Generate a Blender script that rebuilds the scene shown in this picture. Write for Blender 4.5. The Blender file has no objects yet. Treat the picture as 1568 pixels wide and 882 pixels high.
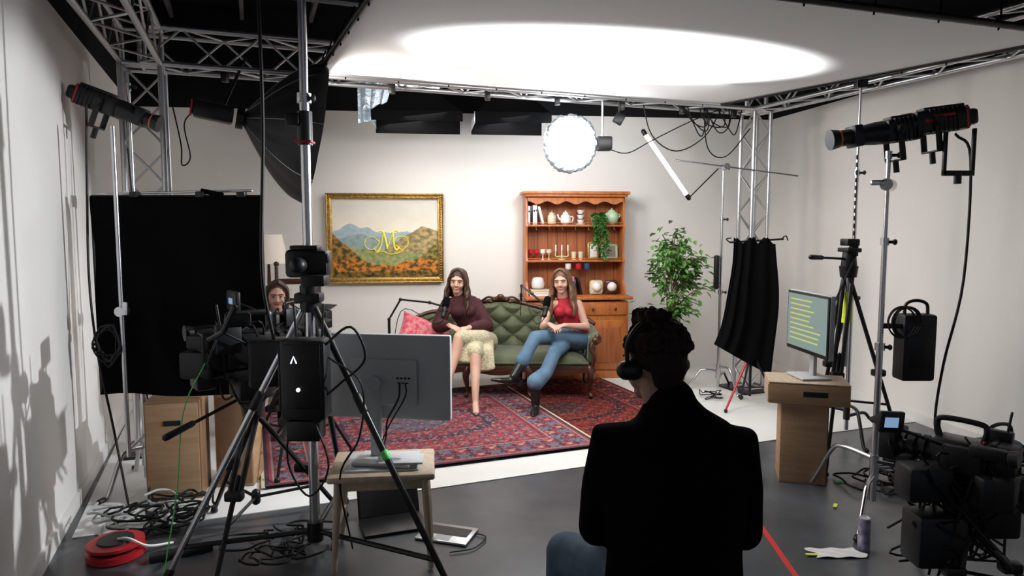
import bpy, bmesh, math, random
import numpy as np
from mathutils import Vector, Matrix, noise
R=random.Random(7)
V=Vector
pi=math.pi
SC=bpy.context.scene
I4=Matrix.Identity(4)

# ------------------------------------------------------------------ materials
def mat(name,col,rough=.5,metal=0,col2=None,ns=8,bump=0,bs=60,em=None,es=0,spec=.5,sheen=0,coat=0,stretch=None):
    m=bpy.data.materials.new(name); m.use_nodes=True
    nt=m.node_tree; b=nt.nodes['Principled BSDF']
    b.inputs['Base Color'].default_value=(*col,1)
    b.inputs['Roughness'].default_value=rough
    b.inputs['Metallic'].default_value=metal
    b.inputs['Specular IOR Level'].default_value=spec
    if sheen: b.inputs['Sheen Weight'].default_value=sheen
    if coat: b.inputs['Coat Weight'].default_value=coat
    tc=nt.nodes.new('ShaderNodeTexCoord'); src=tc.outputs['Object']
    if stretch:
        mp=nt.nodes.new('ShaderNodeMapping'); mp.inputs['Scale'].default_value=stretch
        nt.links.new(src,mp.inputs['Vector']); src=mp.outputs['Vector']
    if col2:
        n=nt.nodes.new('ShaderNodeTexNoise'); n.inputs['Scale'].default_value=ns; n.inputs['Detail'].default_value=5
        nt.links.new(src,n.inputs['Vector'])
        r=nt.nodes.new('ShaderNodeValToRGB'); r.color_ramp.elements[0].position=.35; r.color_ramp.elements[1].position=.65
        r.color_ramp.elements[0].color=(*col,1); r.color_ramp.elements[1].color=(*col2,1)
        nt.links.new(n.outputs['Fac'],r.inputs['Fac']); nt.links.new(r.outputs['Color'],b.inputs['Base Color'])
    if bump:
        n2=nt.nodes.new('ShaderNodeTexNoise'); n2.inputs['Scale'].default_value=bs; n2.inputs['Detail'].default_value=3
        nt.links.new(src,n2.inputs['Vector'])
        bp=nt.nodes.new('ShaderNodeBump'); bp.inputs['Strength'].default_value=bump; bp.inputs['Distance'].default_value=.01
        nt.links.new(n2.outputs['Fac'],bp.inputs['Height']); nt.links.new(bp.outputs['Normal'],b.inputs['Normal'])
    if em:
        b.inputs['Emission Color'].default_value=(*em,1); b.inputs['Emission Strength'].default_value=es
    return m
def attr_mat(name,rough=.8,spec=.3):
    m=mat(name,(1,1,1),rough,spec=spec); nt=m.node_tree
    a=nt.nodes.new('ShaderNodeVertexColor'); a.layer_name='Col'
    nt.links.new(a.outputs['Color'],nt.nodes['Principled BSDF'].inputs['Base Color']); return m

WALL=mat('wall_paint',(.79,.760,.725),.85,col2=(.81,.780,.745),ns=1.5,bump=.08,bs=90,spec=.2)
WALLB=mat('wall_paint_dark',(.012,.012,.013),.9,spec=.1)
TRIM=mat('trim_paint',(.80,.78,.75),.5)
FLOORD=mat('studio_floor_grey',(.058,.063,.069),.27,col2=(.078,.084,.091),ns=3,bump=.03,bs=200)
FLOORW=mat('vinyl_white',(.78,.77,.75),.55,col2=(.72,.71,.69),ns=2)
CEIL=mat('ceiling_black',(.010,.010,.011),.9,spec=.1)
BEAM=mat('ceiling_beam',(.14,.14,.15),.7)
ALU=mat('aluminium',(.58,.59,.61),.35,1,bump=.02)
CHROME=mat('chrome',(.60,.60,.62),.25,1)
BLK=mat('black_plastic',(.008,.008,.009),.45,spec=.4)
BLKM=mat('black_metal',(.012,.012,.013),.35,.2,spec=.4)
BLKF=mat('black_fabric',(.003,.003,.0035),.95,bump=.25,bs=120,spec=.06)
OCTF=mat('softbox_fabric',(.016,.016,.018),.5,bump=.2,bs=30,spec=.5)
RUB=mat('cable_rubber',(.007,.007,.0075),.55,spec=.3)
RED=mat('red_plastic',(.45,.012,.018),.4)
ORANGE=mat('orange_ring',(.75,.16,.02),.4)
GREYM=mat('monitor_grey',(.44,.45,.455),.45,bump=.02)
LGREY=mat('light_grey_plastic',(.42,.43,.44),.45)
SILV=mat('laptop_silver',(.6,.61,.63),.3,.8)
PANEL=mat('diffusion_fabric',(.78,.78,.78),.9,bump=.03,bs=14,spec=.1)
PINE=mat('pine_wood',(.52,.17,.04),.38,col2=(.38,.105,.023),ns=5,stretch=(6,6,.8),bump=.03)
PINEL=mat('pine_back',(.42,.13,.038),.5,col2=(.30,.08,.022),ns=5,stretch=(9,9,.5))
PLY=mat('plywood',(.44,.28,.155),.6,col2=(.36,.21,.11),ns=4,stretch=(1,1,8))
PLYB=mat('plywood_brown',(.26,.145,.075),.6,col2=(.19,.10,.05),ns=4,stretch=(1,8,1))
BIRCH=mat('birch_wood',(.46,.36,.26),.5,col2=(.38,.29,.20),ns=4,stretch=(8,8,1))
WALN=mat('walnut',(.085,.030,.014),.3,col2=(.05,.017,.009),ns=8,stretch=(1,5,5))
GREEN=mat('sofa_velvet',(.058,.072,.026),.55,col2=(.078,.093,.035),ns=4,sheen=.4,bump=.12,bs=200)
GOLD=mat('gold_frame',(.58,.38,.11),.35,.7,col2=(.36,.21,.05),ns=30,bump=.4,bs=70)
LEAF=mat('leaf',(.05,.17,.03),.45,col2=(.14,.32,.06),ns=6)
LEAF2=mat('trailing_leaf',(.03,.12,.02),.45,col2=(.07,.2,.04),ns=9)
BARK=mat('bark',(.11,.07,.045),.8,bump=.3)
TERRA=mat('pot',(.28,.24,.20),.6)
SKIN=mat('skin',(.62,.36,.265),.5,col2=(.66,.39,.29),ns=10)
SKIN2=mat('skin_man',(.36,.18,.12),.5)
HAIRD=mat('hair_dark',(.034,.016,.009),.45,col2=(.07,.035,.018),ns=30,stretch=(1,1,.15))
HAIRB=mat('hair_brown',(.10,.048,.024),.45,col2=(.20,.095,.048),ns=30,stretch=(1,1,.15))
HAIRK=mat('hair_black',(.020,.012,.009),.8,spec=.15)
EYEW=mat('eye_white',(.7,.68,.65),.3)
EYEI=mat('iris',(.05,.025,.012),.2)
LIP=mat('lip',(.42,.09,.08),.4)
TEETH=mat('teeth',(.75,.72,.68),.3)
MAROON=mat('maroon_knit',(.045,.007,.011),.85,col2=(.060,.011,.016),ns=60,bump=.4,bs=110)
REDTOP=mat('red_top',(.36,.008,.018),.7,col2=(.43,.012,.026),ns=10,bump=.1)
SKIRT=mat('patterned_skirt',(.68,.61,.42),.75,col2=(.36,.33,.20),ns=75,bump=.1)
DENIM=mat('denim',(.070,.140,.22),.8,col2=(.115,.205,.30),ns=7,bump=.15,bs=180)
DENIMD=mat('denim_dark',(.06,.10,.15),.85,col2=(.09,.14,.20),ns=14,bump=.15,bs=180)
LEATHER=mat('black_leather',(.008,.008,.008),.28)
SHOE=mat('shoe_snake',(.25,.22,.20),.4,col2=(.05,.045,.04),ns=60)
JACKET=mat('black_wool',(.0035,.0035,.0042),.98,bump=.15,spec=.05)
PINK=mat('pink_cushion',(.55,.045,.10),.8,col2=(.68,.28,.27),ns=26,bump=.1)
WHITE=mat('white_ceramic',(.74,.73,.70),.35)
CREAM=mat('cream_ceramic',(.62,.55,.38),.4)
PALEG=mat('celadon',(.42,.55,.36),.35)
PAPER=mat('paper',(.76,.75,.73),.7)
BLUE=mat('blue_nylon',(.02,.06,.16),.6)
PURPLE=mat('can_print',(.22,.16,.36),.3,.4,col2=(.6,.6,.65),ns=25)
YEL=mat('yellow_tape',(.65,.75,.05),.5)
GRT=mat('green_tape',(.10,.6,.12),.5)
REDT=mat('red_tape',(.60,.02,.02),.5)
YLOGO=mat('yellow_logo',(.85,.75,.08),.5,em=(.85,.72,.05),es=.15)
GLASSR=mat('red_glass',(.45,.02,.03),.1)
LAMPON=mat('lamp_glow',(1,1,1),.5,em=(.90,.95,1),es=55)
TUBEON=mat('tube_glow',(1,1,1),.5,em=(1,.97,.92),es=3.0)
SOFTON=mat('softbox_glow',(1,1,1),.5,em=(1,.98,.95),es=2)
SHADE=mat('lampshade',(.78,.72,.64),.8,em=(1,.85,.65),es=.12)
SCRT=mat('screen_teal',(.02,.02,.02),.3,em=(.34,.47,.44),es=.8)
SCRY=mat('screen_text',(.02,.02,.02),.3,em=(.72,.76,.16),es=1.0)
SCRB=mat('screen_blue',(.02,.02,.02),.3,em=(.25,.42,.68),es=1.0)
LEDW=mat('led_white',(.5,.5,.5),.3,em=(.8,.95,1),es=4)
SILFAB=mat('silver_fabric',(.46,.54,.62),.3,.6,bump=.8,bs=25)

# ------------------------------------------------------------------ primitives
def frame(pos,fwd,up=(0,0,1)):
    y=V(fwd).normalized(); z=V(up); x=y.cross(z)
    if x.length<1e-4: x=V((1,0,0))
    x.normalize(); z=x.cross(y).normalized()
    M=Matrix((x,y,z)).transposed().to_4x4(); return Matrix.Translation(V(pos))@M
def p_box(c,size,bevel=0,rot=None,seg=2):
    bm=bmesh.new(); bmesh.ops.create_cube(bm,size=1)
    bmesh.ops.scale(bm,vec=V(size),verts=bm.verts)
    if bevel: bmesh.ops.bevel(bm,geom=list(bm.edges),offset=min(bevel,min(size)*.49),segments=seg,profile=.5,affect='EDGES')
    M=Matrix.Translation(V(c))
    if rot is not None: M=M@(Matrix.Rotation(rot[2],4,'Z')@Matrix.Rotation(rot[1],4,'Y')@Matrix.Rotation(rot[0],4,'X'))
    bm.verts.index_update()
    v=[M@x.co for x in bm.verts]; f=[[y.index for y in x.verts] for x in bm.faces]; bm.free(); return v,f
def p_loft(pts,radii,n=12,ref=None,rnd=True):
    pts=[V(p) for p in pts]; m=len(pts)
    if not isinstance(radii,(list,)): radii=[radii]*m
    rr=[(r,r) if not isinstance(r,tuple) else r for r in radii]
    T=[]
    for i in range(m):
        a=pts[max(i-1,0)]; b=pts[min(i+1,m-1)]; t=(b-a)
        if t.length<1e-7: t=V((0,0,1))
        T.append(t.normalized())
    rings=[]
    s=None; S=[]
    for i in range(m):
        if ref is not None: base=V(ref)
        elif s is None: base=V((0,0,1)) if abs(T[i].z)<.9 else V((1,0,0))
        else: base=s
        s=base-T[i]*base.dot(T[i])
        if s.length<1e-5: s=T[i].orthogonal()
        s.normalize(); S.append(s.copy())
    def ring(p,t,s,a,b):
        u=t.cross(s); return [p+s*(a*math.cos(2*pi*k/n))+u*(b*math.sin(2*pi*k/n)) for k in range(n)]
    if rnd:
        a,b=rr[0]; r=min(a,b)
        for k in (75,45,20):
            q=math.radians(k); rings.append(ring(pts[0]-T[0]*r*math.sin(q),T[0],S[0],a*math.cos(q),b*math.cos(q)))
    for i in range(m): rings.append(ring(pts[i],T[i],S[i],*rr[i]))
    if rnd:
        a,b=rr[-1]; r=min(a,b)
        for k in (20,45,75):
            q=math.radians(k); rings.append(ring(pts[-1]+T[-1]*r*math.sin(q),T[-1],S[-1],a*math.cos(q),b*math.cos(q)))
    v=[x for g in rings for x in g]; f=[]
    for i in range(len(rings)-1):
        for k in range(n):
            f.append([i*n+k,i*n+(k+1)%n,(i+1)*n+(k+1)%n,(i+1)*n+k])
    f.append(list(range(n))[::-1]); L=(len(rings)-1)*n; f.append([L+k for k in range(n)])
    return v,f
def p_sph(c,r,n=14,rot=None):
    r=V(r) if isinstance(r,(tuple,list)) else V((r,r,r)); c=V(c); v=[];f=[]
    m=max(6,n*2//3)
    for i in range(1,m):
        a=pi*i/m
        for k in range(n):
            q=2*pi*k/n; v.append(V((math.sin(a)*math.cos(q),math.sin(a)*math.sin(q),math.cos(a))))
    v.append(V((0,0,1))); v.append(V((0,0,-1)))
    for i in range(m-2):
        for k in range(n): f.append([i*n+k,i*n+(k+1)%n,(i+1)*n+(k+1)%n,(i+1)*n+k])
    for k in range(n):
        f.append([len(v)-2,k,(k+1)%n]); f.append([len(v)-1,(m-2)*n+(k+1)%n,(m-2)*n+k])
    o=[]
    for x in v:
        y=V((x.x*r.x,x.y*r.y,x.z*r.z))
        if rot is not None: y=rot@y
        o.append(c+y)
    return o,f
def p_lathe(c,prof,n=20):
    c=V(c); v=[];f=[]
    for (r,z) in prof:
        for k in range(n):
            q=2*pi*k/n; v.append(c+V((r*math.cos(q),r*math.sin(q),z)))
    for i in range(len(prof)-1):
        for k in range(n): f.append([i*n+k,i*n+(k+1)%n,(i+1)*n+(k+1)%n,(i+1)*n+k])
    f.append(list(range(n))[::-1]); L=(len(prof)-1)*n; f.append([L+k for k in range(n)])
    return v,f
def p_prism(poly,y0,y1):
    n=len(poly); v=[V((x,y0,z)) for x,z in poly]+[V((x,y1,z)) for x,z in poly]
    f=[list(range(n)),[n+k for k in range(n)][::-1]]
    for k in range(n): f.append([k,k+n,(k+1)%n+n,(k+1)%n])
    return v,f
def p_grid(nx,ny,fn):
    v=[];f=[]
    for j in range(ny+1):
        for i in range(nx+1): v.append(V(fn(i/nx,j/ny)))
    for j in range(ny):
        for i in range(nx):
            a=j*(nx+1)+i; f.append([a,a+1,a+nx+2,a+nx+1])
    return v,f
def cat(pts,k=6):
    P=[V(p) for p in pts]; P=[P[0]*2-P[1]]+P+[P[-1]*2-P[-2]]; o=[]
    for i in range(1,len(P)-2):
        for s in range(k):
            t=s/k; a,b,c,d=P[i-1:i+3]
            o.append(.5*((2*b)+(c-a)*t+(2*a-5*b+4*c-d)*t*t+(3*b-a-3*c+d)*t**3))
    o.append(P[-2]); return o

class G:
    def __init__(s,name,loc=(0,0,0),rz=0,world=False):
        e=bpy.data.objects.new(name,None); SC.collection.objects.link(e); e.location=loc; e.rotation_euler=(0,0,rz); e.empty_display_size=.1
        s.e=e; W=Matrix.Translation(V(loc))@Matrix.Rotation(rz,4,'Z'); s.W=W
        s.base=W.inverted() if world else I4.copy(); s.M=s.base.copy(); s.parts={}
    def at(s,M=None): s.M=s.base@(M if M is not None else I4); return s
    def add(s,part,m,vf):
        v,f=vf
        if part in s.parts and s.parts[part][0] is not m: part=part+'_'+m.name
        if part not in s.parts: s.parts[part]=[m,[],[]]
        p=s.parts[part]; o=len(p[1]); p[1].extend([s.M@x for x in v]); p[2].extend([[i+o for i in q] for q in f])
    def box(s,part,m,c,size,bevel=.003,rot=None,seg=2): s.add(part,m,p_box(c,size,bevel,rot,seg))
    def cyl(s,part,m,a,b,r,r2=None,n=16): s.add(part,m,p_loft([a,b],[r,r2 if r2 is not None else r],n,rnd=False))
    def tube(s,part,m,pts,r,n=8,k=6,sm=True): s.add(part,m,p_loft(cat(pts,k) if sm and len(pts)>2 else pts,r,n))
    def loft(s,part,m,pts,r,n=12,ref=None,rnd=True): s.add(part,m,p_loft(pts,r,n,ref,rnd))
    def sph(s,part,m,c,r,n=14,rot=None): s.add(part,m,p_sph(c,r,n,rot))
    def lathe(s,part,m,c,prof,n=20): s.add(part,m,p_lathe(c,prof,n))
    def prism(s,part,m,poly,y0,y1): s.add(part,m,p_prism(poly,y0,y1))
    def grid(s,part,m,nx,ny,fn): s.add(part,m,p_grid(nx,ny,fn))
    def _obj(s,part,m,v,f):
        me=bpy.data.meshes.new(part); me.from_pydata([tuple(x) for x in v],[],f)
        bm=bmesh.new(); bm.from_mesh(me); bmesh.ops.recalc_face_normals(bm,faces=bm.faces); bm.to_mesh(me); bm.free()
        me.materials.append(m); me.polygons.foreach_set('use_smooth',[True]*len(me.polygons))
        ob=bpy.data.objects.new(part,me); SC.collection.objects.link(ob); ob.parent=s.e; return ob
    def blob(s,part,m,shapes,voxel=.01,sm=3):
        v=[];f=[]
        for a,b in shapes:
            o=len(v); v.extend([s.M@x for x in a]); f.extend([[i+o for i in q] for q in b])
        ob=s._obj(part,m,v,f)
        r=ob.modifiers.new('remesh','REMESH'); r.mode='VOXEL'; r.voxel_size=voxel; r.use_smooth_shade=True
        if sm:
            q=ob.modifiers.new('smooth','SMOOTH'); q.iterations=sm; q.factor=.5
        return ob
    def done(s,angle=38):
        for part,(m,v,f) in s.parts.items():
            ob=s._obj(part,m,v,f)
            try: ob.data.set_sharp_from_angle(angle=math.radians(angle))
            except Exception: pass
        s.parts={}; return s.e
def single(name,m,vf):
    me=bpy.data.meshes.new(name); me.from_pydata([tuple(x) for x in vf[0]],[],vf[1])
    bm=bmesh.new(); bm.from_mesh(me); bmesh.ops.recalc_face_normals(bm,faces=bm.faces); bm.to_mesh(me); bm.free()
    me.materials.append(m); ob=bpy.data.objects.new(name,me); SC.collection.objects.link(ob); return ob

# ------------------------------------------------------------------ camera
cam=bpy.data.cameras.new('camera'); co=bpy.data.objects.new('camera',cam); SC.collection.objects.link(co)
co.location=(0,0,1.7); co.rotation_euler=(math.radians(85),0,0); cam.lens=24; cam.sensor_width=36; cam.clip_start=.05
SC.camera=co

# ------------------------------------------------------------------ room shell
def wall(name,a,b,z0,z1,th,m,side):
    a=V((*a,0)); b=V((*b,0)); d=(b-a).normalized(); n=V((-d.y,d.x,0))*side*th
    v=[]
    for z in (z0,z1):
        for p in (a,b,b+n,a+n): v.append(V((p.x,p.y,z)))
    return single(name,m,(v,[[0,1,2,3],[4,5,6,7],[0,1,5,4],[1,2,6,5],[2,3,7,6],[3,0,4,7]]))
LB=(-4.06,7.45); RB=(3.12,8.37); LF=(-.80,-.5); RF=(4.72,-.5)
wall('wall_left',LF,LB,0,3.0,.12,WALL,1)
wall('wall_back',LB,RB,0,3.0,.12,WALL,1)
wall('wall_right',RF,RB,0,3.0,.12,WALL,-1)
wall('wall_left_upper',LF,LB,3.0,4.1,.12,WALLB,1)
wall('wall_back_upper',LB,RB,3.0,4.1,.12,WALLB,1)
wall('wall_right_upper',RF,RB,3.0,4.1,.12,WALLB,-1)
wall('baseboard_left',LF,LB,0,.09,.018,TRIM,-1)
wall('baseboard_back',LB,RB,0,.09,.018,TRIM,-1)
wall('baseboard_right',RF,RB,0,.09,.018,TRIM,1)
single('floor',FLOORD,p_box((1,3.6,-.05),(13,12,.1)))
single('ceiling',CEIL,p_box((.5,4.0,4.15),(11,10,.1)))
wf=[(-2.42,3.62),(-.53,4.33),(.5,4.74),(2.15,5.38),(3.60,5.90),(3.12,8.37),(-4.06,7.45)]
single('floor_vinyl',FLOORW,([V((x,y,.001)) for x,y in wf]+[V((x,y,.006)) for x,y in wf],
   [list(range(7)),list(range(7,14))]+[[k,(k+1)%7,(k+1)%7+7,k+7] for k in range(7)]))
g=G('ceiling_beams',(0,0,3.98))
for i in range(13):
    t=-4+i*.75; g.box('beam',BEAM,(t,4.5,.0),(.04,9,.08),.004,(0,0,.36))
for i in range(9):
    g.box('cross_beam',BEAM,(0.5,1.5+i*.8,-.03),(10,.03,.04),.004,(0,0,.36))
g.done()

# ------------------------------------------------------------------ truss
def truss(g,part,a,b,w=.26,up=(0,0,1),rc=.021,rb=.009):
    a=V(a);b=V(b);d=(b-a);L=d.length;d.normalize();s=d.cross(V(up)).normalized();u=s.cross(d).normalized();h=w/2
    C=[s*h+u*h,s*h-u*h,-s*h-u*h,-s*h+u*h]
    for c in C: g.cyl(part+'_chord',ALU,a+c,b+c,rc,n=10)
    n=max(2,round(L/(w*1.05)))
    for k in range(4):
        c1,c2=C[k],C[(k+1)%4]
        for i in range(n):
            p=a+d*(L*i/n); q=a+d*(L*(i+1)/n)
            if (i+k)%2: g.cyl(part+'_brace',ALU,p+c1,q+c2,rb,n=6)
            else: g.cyl(part+'_brace',ALU,p+c2,q+c1,rb,n=6)
    for e in (a,b):
        for k in range(4): g.cyl(part+'_brace',ALU,e+C[k],e+C[(k+1)%4],rc*.8,n=8)
TZ=3.02
g=G('lighting_truss',(0,0,0),world=True)
TL=V((-2.72,5.15,0)); TR=V((2.50,7.12,0)); nv=V((.353,-.935,0))
up=V((0,0,TZ))
truss(g,'tower',TL+V((0,0,.02)),TL+V((0,0,TZ-.14)),up=nv)
truss(g,'tower',TR+V((0,0,.02)),TR+V((0,0,TZ-.14)),.20,up=nv)
truss(g,'back_beam',TL+up,TR+up)
truss(g,'left_beam',TL+up,TL+up+nv*4.2)
truss(g,'right_beam',TR+up,TR+up+nv*4.6)
for p in (TL,TR): g.box('foot_plate',BLKM,p+V((0,0,.012)),(.45,.45,.024),.004,(0,0,.36))
for t in (.1,.2,.33,.48,.6,.72,.84,.95):
    p=TL.lerp(TR,t)+V((0,0,2.86)); g.box('clamp',BLKM,p,(.05,.06,.09),.008)
rr=random.Random(8)
for i in range(7):
    x=rr.uniform(1.5,2.4); P=[V((x,6.75+.15*rr.random()+(x-1.4)*.35,2.95)),V((x+.08,6.85,2.76-rr.random()*.12)),V((x+rr.uniform(.15,.3),7.0,2.74-rr.random()*.12)),V((x+.3,7.1,2.98))]; g.tube('truss_cable',RUB,P,.006,6)
g.tube('truss_cable',RUB,[(1.25,6.7,2.95),(1.35,6.7,2.6),(1.6,6.75,2.45),(1.9,6.85,2.6),(2.1,6.95,2.9)],.006,6)
g.tube('truss_cable',RUB,[(1.9,6.9,2.95),(1.95,6.9,2.5),(2.15,6.95,2.42),(2.4,7.0,2.7)],.006,6)
g.done()
A=V((-1.45,5.22,2.86));B=V((1.95,6.5,2.86));C=V((3.42,4.22,2.86));D=V((-.45,2.95,2.86))
g=G('overhead_scrim',(0,0,2.86),world=True)
g.grid('fabric',PANEL,24,24,lambda u,v:(A.lerp(B,u).lerp(D.lerp(C,u),v))+V((0,0,-.035*math.sin(pi*u)*math.sin(pi*v))))
for p,q in ((A,B),(B,C),(C,D),(D,A)): g.cyl('frame',BLKM if (p,q)!=(A,B) else ALU,p,q,.022,n=10)
for p,q in ((A,B),(B,C),(D,A),(C,D)):
    for i in range(9):
        x=p.lerp(q,(i+.5)/9); g.tube('ties',BLKF,[x+V((0,0,-.03)),x+V((.01,0,.05)),x+V((.03,.03,.13))],.006,6)
g.done()

# ------------------------------------------------------------------ rugs
def hfield(obj_name,W,H,cell,colfn,loc,m=None,vertical=False,parent=None):
    nx=int(W/cell);ny=int(H/cell)
    xs=np.linspace(0,W,nx+1);ys=np.linspace(0,H,ny+1);X,Y=np.meshgrid(xs,ys)
    Z=np.zeros_like(X)
    co_=np.stack([X,Z,Y] if vertical else [X,Y,Z],-1).reshape(-1,3)
    i,j=np.meshgrid(np.arange(nx),np.arange(ny)); a=(j*(nx+1)+i).ravel()
    F=np.stack([a,a+1,a+nx+2,a+nx+1],-1)
    me=bpy.data.meshes.new(obj_name); me.from_pydata(co_.tolist(),[],F.tolist())
    col=colfn(X,Y,W,H).reshape(-1,3); rgba=np.ones((len(col),4),dtype=np.float32); rgba[:,:3]=col
    at=me.color_attributes.new('Col','FLOAT_COLOR','POINT'); at.data.foreach_set('color',rgba.ravel())
    me.materials.append(m); ob=bpy.data.objects.new(obj_name,me); SC.collection.objects.link(ob)
    if parent: ob.parent=parent
    ob.location=loc
    return ob
RUGM=attr_mat('rug_pile',.95,.1); PICM=attr_mat('painting_print',.6)
rng=np.random.RandomState(3)
def rugcol(field,dark,cream,slate,pink,s=1.0):
    def fn(X,Y,W,H):
        mx=np.abs(X-W/2);my=np.abs(Y-H/2);d=np.minimum(W/2-mx,H/2-my)
        c=np.zeros(X.shape+(3,));c[:]=field
        p=np.sin(mx*32*s)*np.cos(my*35*s)+.6*np.sin((mx+my)*62*s)*np.cos((mx-my)*56*s)+.45*np.cos(mx*115*s)*np.cos(my*108*s)
        def put(mask,k): c[mask]=k
        rr=np.sqrt((mx/.95)**2+(my/.62)**2)
        put((rr<.75)&(p<.5),dark); put((rr<.62)&(p<.45),field); put((rr<.3)&(p<.4),slate)
        put((p>.35)&(p<.75),dark);put((p>.75)&(p<1.1),slate);put(p>1.25,cream)
        put((p<-.5)&(p>-.8),pink);put((p<-.95)&(p>-1.15),cream);put(p<=-1.15,slate)
        bz=d<.30
        t=np.where(W/2-mx<H/2-my,Y,X)
        q=np.sin(t*26)*np.sin((d-.05)*25)+.5*np.sin(t*78)*np.cos(d*85)
        b=np.zeros_like(c);b[:]=dark; b[q>.25]=field;b[q>.85]=cream;b[q<-.45]=slate;b[(q<-.15)&(q>-.3)]=pink
        c[bz]=b[bz]
        for lo,hi,k in ((.0,.03,dark),(.03,.05,field),(.05,.058,cream),(.285,.295,cream),(.295,.325,field),(.325,.333,dark)):
            put((d>=lo)&(d<hi),k)
        n=rng.rand(*X.shape)[...,None]*.4+.75
        w=(1+.12*np.sin(X*3.1+1)+.1*np.sin(Y*4.3))[...,None]
        return np.clip(c*n*w,0,1)
    return fn
def rug(name,loc,rz,W,H,fn,th=.012):
    g=G(name,loc,rz); g.box('backing',BLKF,(W/2,H/2,th/2),(W,H,th-.002),0)
    g.box('fringe',CREAM,(-.012,H/2,th/2),(.024,H,.005),0); g.box('fringe',CREAM,(W+.012,H/2,th/2),(.024,H,.005),0)
    e=g.done(); hfield('pile',W,H,.0105,fn,(0,0,th),m=RUGM,parent=e)
rz=math.atan2(.356,.935)
f1=rugcol((.265,.052,.060),(.065,.040,.060),(.33,.24,.21),(.135,.125,.165),(.31,.12,.12))
f2=rugcol((.20,.024,.020),(.038,.015,.020),(.26,.14,.10),(.085,.040,.050),(.24,.065,.042),1.2)
u_=V((.935,.356,0)); v_=V((-.356,.935,0)); o_=V((-1.60,4.30,.007))
rug('persian_rug',o_+u_*1.6+v_*(.02),rz,2.0,2.25,f2,.010)
rug('persian_rug',o_+V((0,0,.011)),rz,2.45,2.1,f1)

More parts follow.
